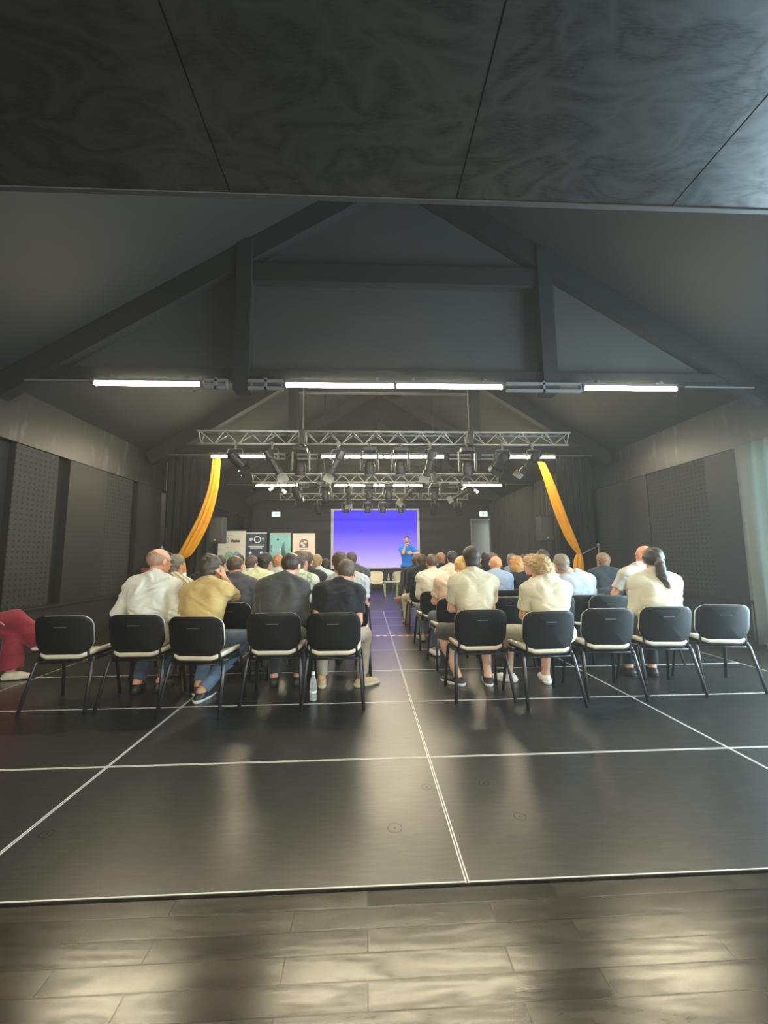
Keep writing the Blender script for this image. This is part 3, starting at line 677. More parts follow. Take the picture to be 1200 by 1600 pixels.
# ------------------------------------------------------------------ roll-up banners
def banner(x0, x1, Y, h, mat, label):
    w_ = x1 - x0; t = thing('roll_up_banner', label, 'banner', ((x0 + x1) / 2, Y, 0), 0, 'roll-up banners left of the screen')
    MB().box(-w_ / 2, w_ / 2, -0.002, 0.002, 0.07, h).build('banner_sheet', mat, t)
    MB().box(-w_ / 2 - 0.01, w_ / 2 + 0.01, -0.09, 0.09, 0, 0.08).build('base_case', ALU, t, bevel=0.01)
    MB().box(-w_ / 2, w_ / 2, -0.012, 0.012, h - 0.01, h + 0.02).build('top_rail', WHITE, t, bevel=0.003)
    MB().sweep([(0, 0.03, 0.05), (0, 0.03, h)], 0.01, 8).build('support_pole', ALU, t)
    return t
cream = plain('cream_banner', (0.85, 0.81, 0.70), 0.6); navy = plain('navy_banner', (0.045, 0.065, 0.13), 0.6)
teal = plain('teal_banner', (0.26, 0.56, 0.58), 0.6, noise=0.25, nscale=3); beige = plain('beige_banner', (0.85, 0.70, 0.60), 0.6)
ink = plain('dark_ink', (0.03, 0.03, 0.04), 0.6); wh = plain('white_ink', (0.85, 0.85, 0.85), 0.6); greyink = plain('brown_grey_ink', (0.22, 0.17, 0.16), 0.6)
MT = lambda x, z, y=-0.006: Matrix.Translation((x, y, z)) @ Matrix.Rotation(R(90), 4, 'X')
def disc(r_, x, z, y=-0.005, r0=0.0, n=28):
    mb = MB()
    for k in range(n):
        a0 = 2 * math.pi * k / n; a1 = 2 * math.pi * (k + 1) / n
        q = [V((x + rr * math.cos(a), yy, z + rr * math.sin(a))) for yy in (y, y - 0.002) for rr, a in ((r_, a0), (r_, a1), (r0, a1), (r0, a0))]
        mb.add(q, [(0, 1, 2, 3), (4, 7, 6, 5), (0, 4, 5, 1)])
    return mb
def bars(x, z, n, wd, dz, hh=0.014, seed=0, y=-0.005):
    r = random.Random(seed); mb = MB()
    for k in range(n):
        q = wd * r.uniform(0.75, 1.0); mb.box(x - q / 2, x + q / 2, y - 0.001, y, z - k * dz - hh / 2, z - k * dz + hh / 2)
    return mb
b1 = banner(-4.62, -3.76, 12.7, 2.11, cream, 'tall cream roll-up banner with green and blue circles, leftmost')
text_obj('lettering', 'Baba', 0.14, ink, b1, MT(0.12, 1.82), 0.004)
disc(0.095, -0.18, 1.84, r0=0.082).build('emblem', ink, b1); bars(-0.18, 1.85, 3, 0.1, 0.03, seed=3).build('emblem_lines', ink, b1)
bars(-0.1, 1.99, 1, 0.26, 0.1, 0.008).build('emblem_flourish', ink, b1); bars(-0.12, 1.62, 1, 0.1, 0.1, 0.006).build('caption', ink, b1)
disc(0.135, -0.06, 1.36).build('green_circle', plain('green_ink', (0.30, 0.62, 0.38), 0.6), b1)
disc(0.12, 0.17, 1.37, y=-0.008).build('blue_circle', plain('blue_ink', (0.25, 0.52, 0.66), 0.6), b1)
disc(0.08, -0.06, 1.36, y=-0.008, r0=0.068).build('circle_ring', wh, b1)
b2 = banner(-3.76, -3.13, 12.76, 2.06, navy, 'dark navy roll-up banner with white lettering')
text_obj('lettering', 'SP', 0.11, wh, b2, MT(-0.165, 1.86), 0.005)
disc(0.11, 0.03, 1.86, r0=0.082).build('letter_ring', wh, b2)
text_obj('lettering', 'T', 0.11, wh, b2, MT(0.2, 1.86), 0.005)
bars(0, 1.69, 3, 0.48, 0.045, 0.022, 2).build('text_lines', wh, b2)
for q in (-0.18, 0.16):
    disc(0.045, q, 1.44).build('icon', wh, b2); bars(q, 1.31, 3, 0.2, 0.045, 0.022, 5).build('text_lines', wh, b2)
for k in range(4):
    bars(-0.19, 1.15 - 0.14 * k, 2, 0.16, 0.03, 0.014, k).build('text_lines', wh, b2); MB().box(0.06, 0.26, -0.006, -0.004, 1.11 - 0.14 * k, 1.17 - 0.14 * k).build('text_block', wh, b2)
b3 = banner(-3.04, -2.38, 12.8, 2.04, teal, 'teal roll-up banner with a white arc, second from the right')
disc(0.2, 0.08, 1.16, r0=0.17).build('white_arc', wh, b3); disc(0.035, -0.08, 1.86).build('dark_dot', ink, b3)
MB().sweep([(0.12, -0.006, 1.3), (0.1, -0.006, 1.55), (0.10, -0.006, 1.7), (0.13, -0.006, 1.8)], [0.07, 0.06, 0.03, 0.012], 12, flat=0.06).build('dark_figure', plain('slate_ink', (0.10, 0.22, 0.25), 0.6), b3, smooth=True)
bars(0.0, 1.55, 3, 0.06, 0.09, 0.05, 1).build('white_blocks', wh, b3)
vt = MB()
for k in range(7): vt.box(-0.30, -0.255, -0.006, -0.004, 1.46 + k * 0.035, 1.478 + k * 0.035)
vt.build('vertical_text', ink, b3)
b4 = banner(-2.33, -1.62, 12.8, 2.03, beige, 'beige roll-up banner with a brown rounded emblem, rightmost')
em = MB()
for k in range(16):
    a0 = math.pi * k / 16; a1 = math.pi * (k + 1) / 16
    em.add([(0, -0.005, 1.74), (0.14 * math.cos(a0), -0.005, 1.74 + 0.14 * math.sin(a0)), (0.14 * math.cos(a1), -0.005, 1.74 + 0.14 * math.sin(a1))], [(0, 1, 2)])
em.box(-0.14, 0.14, -0.006, -0.004, 1.60, 1.74); em.build('emblem', greyink, b4)
for x_, z_ in ((-0.06, 1.73), (0.045, 1.77), (0.0, 1.66)): disc(0.045, x_, z_, y=-0.009).build('emblem_circle', beige, b4); 
bars(0, 1.55, 1, 0.28, 0.04, 0.02, 3).build('text_lines', greyink, b4); bars(-0.02, 1.49, 2, 0.24, 0.07, 0.028, 3).build('text_lines', greyink, b4)

# ------------------------------------------------------------------ loudspeakers on stands
def speaker(x, Y, sd):
    s_ = thing('loudspeaker', 'black loudspeaker on its stand at the %s side of the stage' % sd, 'loudspeaker', (x, Y, 1.65), 0, 'loudspeakers on stands')
    MB().box(-0.17, 0.17, 0, 0.30, 0, 0.64).build('cabinet', plain('speaker_cabinet', (0.04, 0.04, 0.038), 0.6), s_, bevel=0.015)
    MB().box(-0.155, 0.155, -0.012, 0.0, 0.03, 0.61).build('grille', plain('speaker_grille', (0.055, 0.055, 0.05), 0.7, bump=0.5, bscale=300), s_, bevel=0.006)
    MB().box(-0.012, 0.012, -0.016, -0.012, 0.07, 0.10).build('badge', WHITE, s_)
    t = thing('speaker_stand', 'black tripod stand under the %s loudspeaker' % sd, 'stand', (x, Y + 0.16, 0), 0, 'speaker stands')
    MB().sweep([(0, 0, 0.25), (0, 0, 1.66)], 0.02, 10).build('pole', BLACK_METAL, t)
    MB().sweep([(0, 0, 0.7), (0, 0, 0.8)], 0.035, 10).build('collar', BLACK_METAL, t)
    for k in range(3):
        a = 2 * math.pi * k / 3 + 0.5; MB().sweep([(0, 0, 0.72), (0.5 * math.cos(a), 0.5 * math.sin(a), 0.015)], 0.014, 8).build('leg', BLACK_METAL, t)
speaker(-3.70, 10.0, 'left'); speaker(4.60, 10.0, 'right')

# ------------------------------------------------------------------ technician's table with laptop, far left
t = thing('folding_table', 'small dark table by the left wall holding an open laptop', 'table', (-4.1, 8.75, 0))
MB().box(-0.4, 0.4, -0.3, 0.3, 0.72, 0.75).build('table_top', plain('dark_wood_top', (0.05, 0.03, 0.02), 0.5), t, bevel=0.004)
for sx in (-1, 1):
    for sy in (-1, 1): MB().sweep([(sx * 0.36, sy * 0.26, 0), (sx * 0.36, sy * 0.26, 0.72)], 0.016, 8).build('leg', BLACK_METAL, t)
lp = thing('laptop', 'open laptop with a pale blue screen on the table at the left', 'laptop', (-4.05, 8.7, 0.752), 0)
MB().box(-0.17, 0.17, -0.05, 0.18, 0, 0.016).build('keyboard_base', plain('grey_laptop', (0.3, 0.3, 0.31), 0.4), lp, bevel=0.004)
MB().box(-0.17, 0.17, 0.0, 0.008, 0, 0.23, Matrix.Translation((0, 0.18, 0.01)) @ Matrix.Rotation(R(-14), 4, 'X')).build('lid', plain('grey_laptop', (0.3, 0.3, 0.31), 0.4), lp)
MB().box(-0.158, 0.158, -0.003, 0.0, 0.012, 0.22, Matrix.Translation((0, 0.18, 0.01)) @ Matrix.Rotation(R(-14), 4, 'X')).build('display', emit('laptop_display', (0.55, 0.78, 1.0), 0.9), lp)
t = thing('wooden_stool', 'reddish brown wooden bar stool standing beside the laptop table', 'stool', (-4.42, 8.3, 0))
wd_ = plain('reddish_wood', (0.22, 0.06, 0.03), 0.45)
MB().lathe([(0.16, 0.74), (0.17, 0.75), (0.17, 0.77), (0.15, 0.78)], 18).build('seat', wd_, t)
MB().box(-0.15, 0.15, 0.12, 0.15, 0.96, 1.1).build('backrest', wd_, t, bevel=0.01)
for sx in (-1, 1):
    MB().sweep([(sx * 0.12, 0.135, 0.75), (sx * 0.13, 0.135, 1.02)], 0.012, 8).build('back_post', wd_, t)
    for sy in (-1, 1): MB().sweep([(sx * 0.1, sy * 0.1, 0.75), (sx * 0.16, sy * 0.16, 0)], 0.016, 8).build('leg', wd_, t)

# ------------------------------------------------------------------ chairs
beige_vinyl = plain('beige_seat_vinyl', (0.58, 0.53, 0.42), 0.42, noise=0.08, nscale=5)
def pad(w_, d_, th, r_, dish, plane, mat, name, parent, zc, yc, tilt=0, curve=0.0, soft=0.010):
    """rounded-rectangle cushion; plane 'seat' = x,y plane, 'back' = x,z plane"""
    n = 9; pts = []
    for cx_, cy_, a0 in ((1, 1, 0), (-1, 1, 90), (-1, -1, 180), (1, -1, 270)):
        for k in range(n):
            a = R(a0 + 90 * k / (n - 1)); pts.append((cx_ * (w_ / 2 - r_) + r_ * math.cos(a), cy_ * (d_ / 2 - r_) + r_ * math.sin(a)))
    m_ = len(pts); rings = []
    for s_, h in ((0.86, -th / 2), (0.965, -th / 2 * 0.9), (1.0, -th / 2 * 0.3), (1.0, th / 2 * 0.3), (0.965, th / 2 * 0.9), (0.86, th / 2), (0.45, th / 2), (0.0, th / 2)):
        rings.append([(x * s_, y * s_, h) for x, y in pts])
    rings.insert(0, [(x * 0.45, y * 0.45, -th / 2) for x, y in pts]); rings.insert(0, [(0, 0, -th / 2) for x, y in pts])
    vs = []
    for rg in rings:
        for x, y, h in rg:
            c = dish * (2 * x / w_) ** 2
            if plane == 'seat':
                ff = -0.025 * max(0, y / (d_ / 2)) ** 3
                q = V((x, y + yc, zc + h + c + ff))
            else:
                q = V((x, -h, y - (0.035 * (1 - (2 * x / w_) ** 2) if y < 0 else 0) * min(1, abs(y) / (d_ / 2)))); q.y += c; q = Matrix.Rotation(tilt, 3, 'X') @ q; q += V((0, yc, zc))
            vs.append(q)
    fs = []
    for i in range(len(rings) - 1):
        for k in range(m_): fs.append((i * m_ + k, i * m_ + (k + 1) % m_, (i + 1) * m_ + (k + 1) % m_, (i + 1) * m_ + k))
    mb = MB().add(vs, fs)
    o = mb.build(name, mat, parent, smooth=True)
    bm = bmesh.new(); bm.from_mesh(o.data); bmesh.ops.remove_doubles(bm, verts=bm.verts, dist=1e-5); bmesh.ops.recalc_face_normals(bm, faces=bm.faces); bm.to_mesh(o.data); bm.free()
    return o
def make_chair(name, label, frame, group):
    t = thing(name, label, 'chair', (0, 0, 0), 0, group)
    pad(0.47, 0.43, 0.045, 0.10, 0.05, 'seat', beige_vinyl, 'seat', t, 0.432, 0.02)
    pad(0.462, 0.42, 0.022, 0.10, 0.05, 'seat', shell_mat(), 'seat_shell', t, 0.405, 0.018)
    sh = pad(0.475, 0.32, 0.014, 0.095, 0.045, 'back', shell_mat(), 'back_shell', t, 0.635, -0.232, R(11))
    pad(0.470, 0.315, 0.03, 0.10, 0.045, 'back', beige_vinyl, 'backrest', t, 0.637, -0.212, R(11))
    MB().box(-0.05, 0.05, -0.2475, -0.244, 0.700, 0.703, None).build('moulded_mark', ALU, t).location = (0, -0.006, 0)
    for s_ in (-1, 1):
        # rear leg, front leg, side rail, back upright: flat oval steel tube
        MB().sweep([(s_ * 0.222, -0.14, 0.425), (s_ * 0.232, -0.165, 0.39), (s_ * 0.262, -0.275, 0.0)], 0.0155, 10, flat=0.75).build('leg', frame, t, smooth=True)
        MB().sweep([(s_ * 0.222, 0.16, 0.415), (s_ * 0.232, 0.185, 0.385), (s_ * 0.258, 0.25, 0.0)], 0.0155, 10, flat=0.75).build('leg', frame, t, smooth=True)
        MB().sweep([(s_ * 0.222, -0.155, 0.423), (s_ * 0.222, 0.0, 0.405), (s_ * 0.222, 0.175, 0.405)], 0.0145, 8).build('side_rail', frame, t, smooth=True)
        MB().sweep([(s_ * 0.205, -0.06, 0.405), (s_ * 0.203, -0.16, 0.41), (s_ * 0.198, -0.170, 0.46), (s_ * 0.195, -0.172, 0.52), (s_ * 0.19, -0.185, 0.60)], 0.012, 8, flat=0.7).build('back_upright', frame, t, smooth=True)
    for yy in (-0.13, 0.15): MB().sweep([(-0.222, yy, 0.385), (0.222, yy, 0.385)], 0.010, 8).build('cross_bar', frame, t, smooth=True)
    return t
ch0 = make_chair('stacking_chair', '', BLACK_METAL, 'black-framed chairs set out in audience rows')
used = [False]
def chair(x, y, rz, label):
    """x, y: middle of the backrest top; the chair faces +Y"""
    cx_ = x - 0.25 * math.sin(rz); cy_ = y + 0.25 * math.cos(rz)
    if not used[0]:
        used[0] = True; ch0.location = (cx_, cy_, 0.002); ch0.rotation_euler = (0, 0, rz); ch0['label'] = label; return ch0
    return dup(ch0, (cx_, cy_, 0.002), (0, 0, rz), label)
chair(-2.61, 3.62, R(2), 'empty black-backed chair at the left end of the rearmost row')
chair(2.20, 3.61, R(-3), 'empty black-backed chair between the blond man and the ponytail woman, rearmost row')
chair(3.41, 3.75, R(-10), 'empty black-backed chair at the right end of the rearmost row')
chair(1.68, 4.72, R(2), 'empty black-backed chair in front of the two cream t-shirt men')
chair(2.93, 4.77, R(-4), 'empty black-backed chair in the second row, left of the white polo man')
chair(3.02, 5.55, R(-4), 'empty black-backed chair behind the charcoal jacketed man at right')
# two pale chairs and a small table on the stage
silver = plain('pale_painted_steel', (0.62, 0.66, 0.58), 0.35, metal=0.2)
sc0 = make_chair('stage_chair', 'beige chair with pale steel legs facing the audience, left of the side table', silver, 'beige chairs on the stage')
sc0.location = (0.33, 13.45, 0.0); sc0.rotation_euler = (0, 0, R(180))
dup(sc0, (1.18, 13.3, 0.0), (0, 0, R(215)), 'beige chair half hidden behind the speaker in the blue polo')
t = thing('side_table', 'small low table with pale green legs between the stage chairs', 'table', (0.80, 13.35, 0))
MB().box(-0.22, 0.22, -0.22, 0.22, 0.46, 0.48).build('table_top', plain('frosted_top', (0.6, 0.62, 0.6), 0.25), t, bevel=0.004)
grn = plain('pale_green_legs', (0.45, 0.68, 0.28), 0.4)
for sx in (-1, 1):
    for sy in (-1, 1): MB().beam((sx * 0.20, sy * 0.20, 0), (sx * 0.20, sy * 0.20, 0.46), 0.028, 0.028).build('leg', grn, t)
# water bottles
pet, nt, b = nodes_of('clear_bottle_plastic'); setin(b, Base_Color=(0.85, 0.9, 0.9, 1), Roughness=0.08, Transmission_Weight=0.75, IOR=1.3)
def bottle(x, y, z, label, s_=1.0, group=None):
    t = thing('water_bottle', label, 'bottle', (x, y, z), 0, group)
    t.scale = (s_, s_, s_)
    MB().lathe([(0.026, 0), (0.031, 0.005), (0.031, 0.045), (0.028, 0.055), (0.031, 0.065), (0.032, 0.135), (0.028, 0.165), (0.014, 0.20), (0.012, 0.215)], 18).build('bottle_body', pet, t, smooth=True)
    MB().lathe([(0.0145, 0.212), (0.0145, 0.236), (0.012, 0.238)], 14).build('cap', WHITE, t)
    MB().lathe([(0.0325, 0.066), (0.0325, 0.082)], 18).build('label_band', WHITE, t)
    MB().lathe([(0.0285, 0.003), (0.0288, 0.012)], 18).build('base_band', WHITE, t)
    return t
bottle(-0.485, 3.80, 0.002, 'clear plastic water bottle with white cap on the floor under the polo man', 1.05)
bottle(0.72, 13.28, 0.48, 'clear water bottle on the side table, left of the pair', 1.1, 'bottles on the side table')
bottle(0.88, 13.28, 0.48, 'clear water bottle on the side table, right of the pair', 1.1, 'bottles on the side table')

# ------------------------------------------------------------------ people: bodies and clothes as blended rounded volumes, meshed with surface nets
def smin(a, b, k):
    h = np.clip(0.5 + 0.5 * (b - a) / k, 0, 1)
    return b * (1 - h) + a * h - k * h * (1 - h)
A3 = lambda v: np.array(v, dtype=np.float32)
def cone(a, b, ra, rb, k=0.02, clips=(), sq=None): return dict(t='c', a=A3(a), b=A3(b), ra=ra, rb=rb, k=k, clips=list(clips), sub=False)
def ell(c, r, M=None, k=0.03, clips=(), sub=False):
    return dict(t='e', c=A3(c), r=A3(r), M=np.eye(3, dtype=np.float32) if M is None else np.array(M, dtype=np.float32), k=k, clips=list(clips), sub=sub)
def grow(p, e, k=None):
    q = dict(p)
    if q['t'] == 'c': q['ra'] = p['ra'] + e; q['rb'] = p['rb'] + e
    else: q['r'] = p['r'] + e
    if k: q['k'] = k
    return q
def bounds(p):
    if p['t'] == 'c':
        lo = np.minimum(p['a'] - p['ra'], p['b'] - p['rb']); hi = np.maximum(p['a'] + p['ra'], p['b'] + p['rb'])
    else:
        ex = np.sqrt(((p['M'] * p['r']) ** 2).sum(1)); lo = p['c'] - ex; hi = p['c'] + ex
    return lo, hi
def field_mesh(name, prims, h, mat, parent=None, fold=None, final_clips=()):
    los, his = zip(*[bounds(p) for p in prims if not p['sub']])
    lo = np.min(los, 0) - 3 * h - 0.012; hi = np.max(his, 0) + 3 * h + 0.012
    n = np.ceil((hi - lo) / h).astype(int) + 1
    ax = [lo[i] + h * np.arange(n[i], dtype=np.float32) for i in range(3)]
    D = np.full(tuple(n), 1.0, np.float32)
    for p in prims:
        l, u = bounds(p); mg = p['k'] + 2.5 * h
        i0 = np.maximum(0, np.floor((l - mg - lo) / h).astype(int)); i1 = np.minimum(n, np.ceil((u + mg - lo) / h).astype(int) + 1)
        if (i1 <= i0).any(): continue
        sl = tuple(slice(a, b) for a, b in zip(i0, i1))
        X = ax[0][sl[0]][:, None, None]; Y = ax[1][sl[1]][None, :, None]; Z = ax[2][sl[2]][None, None, :]
        if p['t'] == 'c':
            a, b = p['a'], p['b']; d = b - a; L2 = max(float(d @ d), 1e-9)
            t = np.clip(((X - a[0]) * d[0] + (Y - a[1]) * d[1] + (Z - a[2]) * d[2]) / L2, 0, 1)
            v = np.sqrt((X - a[0] - t * d[0]) ** 2 + (Y - a[1] - t * d[1]) ** 2 + (Z - a[2] - t * d[2]) ** 2) - (p['ra'] + (p['rb'] - p['ra']) * t)
        else:
            c, r, M = p['c'], p['r'], p['M']; q = [((X - c[0]) * M[0, j] + (Y - c[1]) * M[1, j] + (Z - c[2]) * M[2, j]) for j in range(3)]
            k0 = np.sqrt((q[0] / r[0]) ** 2 + (q[1] / r[1]) ** 2 + (q[2] / r[2]) ** 2); k1 = np.sqrt((q[0] / r[0] ** 2) ** 2 + (q[1] / r[1] ** 2) ** 2 + (q[2] / r[2] ** 2) ** 2)
            v = k0 * (k0 - 1) / np.maximum(k1, 1e-6)
        for cp, cn in p['clips']:
            v = np.maximum(v, (X - cp[0]) * cn[0] + (Y - cp[1]) * cn[1] + (Z - cp[2]) * cn[2])
        if p['sub']: D[sl] = -smin(-D[sl], v, p['k'])
        else: D[sl] = smin(D[sl], v, p['k'])
    X = ax[0][:, None, None]; Y = ax[1][None, :, None]; Z = ax[2][None, None, :]
    if fold:
        amp, fr, sd = fold
        near = np.abs(D) < 0.05
        w1 = np.sin(fr * 0.45 * X + 2.2 * np.sin(fr * 0.3 * Z + sd) + sd); w2 = np.sin(fr * (Z + 0.35 * X) + 2.4 * w1 + 0.8 * np.sin(fr * 0.5 * Y) + sd * 2)
        w3 = np.sin(fr * 0.8 * (X - 0.8 * Z) + 1.7 * w2 + sd)
        D = D + near * (amp * (0.65 * w2 + 0.35 * w3)).astype(np.float32)
    for cp, cn in final_clips:
        D = np.maximum(D, ((X - cp[0]) * cn[0] + (Y - cp[1]) * cn[1] + (Z - cp[2]) * cn[2]).astype(np.float32))
    s = D < 0
    c8 = [s[i:n[0] - 1 + i, j:n[1] - 1 + j, k:n[2] - 1 + k] for i in (0, 1) for j in (0, 1) for k in (0, 1)]
    cnt = sum(c.astype(np.int8) for c in c8); act = (cnt > 0) & (cnt < 8)
    idx = np.argwhere(act); nid = np.full(act.shape, -1, np.int32); nid[act] = np.arange(len(idx))
    off = np.array([(i, j, k) for i in (0, 1) for j in (0, 1) for k in (0, 1)])
    val = np.stack([D[idx[:, 0] + o[0], idx[:, 1] + o[1], idx[:, 2] + o[2]] for o in off], 1)
    acc = np.zeros((len(idx), 3)); wc = np.zeros(len(idx))
    for e0 in range(8):
        for e1 in range(e0 + 1, 8):
            dd = off[e1] - off[e0]
            if np.abs(dd).sum() != 1: continue
            a, b = val[:, e0], val[:, e1]; cr = (a < 0) != (b < 0)
            t = np.where(cr, a / np.where(cr, a - b, 1), 0)
            acc += cr[:, None] * (off[e0] + t[:, None] * dd); wc += cr
    P = lo + h * (idx + acc / np.maximum(wc, 1)[:, None])
    faces = []
    for axis in range(3):
        a = [slice(None)] * 3; b = [slice(None)] * 3; a[axis] = slice(0, -1); b[axis] = slice(1, None)
        s0, s1 = s[tuple(a)], s[tuple(b)]; e_ = np.argwhere(s0 != s1)
        u_, w_ = (axis + 1) % 3, (axis + 2) % 3
        e_ = e_[(e_[:, u_] > 0) & (e_[:, w_] > 0) & (e_[:, u_] < n[u_] - 1) & (e_[:, w_] < n[w_] - 1)]
        def cell(du, dw):
            q = e_.copy(); q[:, u_] -= du; q[:, w_] -= dw; return nid[q[:, 0], q[:, 1], q[:, 2]]
        quad = np.stack([cell(1, 1), cell(0, 1), cell(0, 0), cell(1, 0)], 1)
        flip = ~s0[e_[:, 0], e_[:, 1], e_[:, 2]]
        quad[flip] = quad[flip][:, ::-1]; faces.append(quad)
    Fq = np.concatenate(faces); Fq = Fq[(Fq >= 0).all(1)]
    me = bpy.data.meshes.new(name); me.vertices.add(len(P)); me.vertices.foreach_set('co', P.astype(np.float32).ravel())
    me.loops.add(len(Fq) * 4); me.loops.foreach_set('vertex_index', Fq.astype(np.int32).ravel())
    me.polygons.add(len(Fq)); me.polygons.foreach_set('loop_start', np.arange(0, len(Fq) * 4, 4, dtype=np.int32)); me.polygons.foreach_set('loop_total', np.full(len(Fq), 4, np.int32))
    me.polygons.foreach_set('use_smooth', np.ones(len(Fq), bool)); me.update(calc_edges=True)
    me.materials.append(mat)
    o = bpy.data.objects.new(name, me); COL.objects.link(o)
    if parent is not None: o.parent = parent
    return o

def hand(wr, f, nrm, side, curl, h, grip=False):
    """fingers along f, palm faces nrm, side=+1 puts the thumb on cross(f, nrm)"""
    f = V(f).normalized(); nrm = V(nrm); nrm = (nrm - f * nrm.dot(f)).normalized(); s = f.cross(nrm) * side; wr = V(wr); P = []
    r = max(0.0088, 0.85 * h)
    for i, (o, ln) in enumerate(((0.030, 0.9), (0.010, 1.0), (-0.011, 0.93), (-0.031, 0.76))):
        k0 = wr + f * 0.088 + s * o
        P.append(cone(wr + s * o * 0.55 + f * 0.01, k0, 0.0155, 0.0125, 0.012))
        d = f.copy(); p = k0
        for j, l in enumerate((0.042, 0.027, 0.021)):
            a = curl * (0.75 if j == 0 else 1.0)
            d = (d * math.cos(a) + nrm * math.sin(a)).normalized(); q = p + d * l * ln
            P.append(cone(p, q, r * (1.02 - 0.06 * j), r * (0.97 - 0.06 * j), 0.003)); p = q
    th0 = wr + f * 0.022 + s * 0.026; th1 = th0 + (s * 0.75 + f * 0.6 + nrm * 0.35).normalized() * 0.042
    dd = (f * 0.8 + nrm * (0.35 + curl * 0.5) + s * (0.25 if not grip else -0.4)).normalized()
    P += [cone(wr + f * 0.01 + s * 0.012, th0, 0.016, 0.016, 0.01), cone(th0, th1, 0.0155, 0.0115, 0.008), cone(th1, th1 + dd * 0.03, 0.0112, 0.0095, 0.003), cone(th1 + dd * 0.03, th1 + dd * 0.05 + nrm * 0.006, 0.0096, 0.0085, 0.003)]
    return P
def ik(S0, T, l1, l2, pole):
    S0 = V(S0); T = V(T); d = T - S0; L = min(d.length, (l1 + l2) * 0.985); d.normalize(); T = S0 + d * L
    a = (l1 * l1 - l2 * l2 + L * L) / (2 * L); hh = math.sqrt(max(l1 * l1 - a * a, 0)); pl = V(pole); pl = (pl - d * pl.dot(d)).normalized()
    return S0 + d * a + pl * hh, T

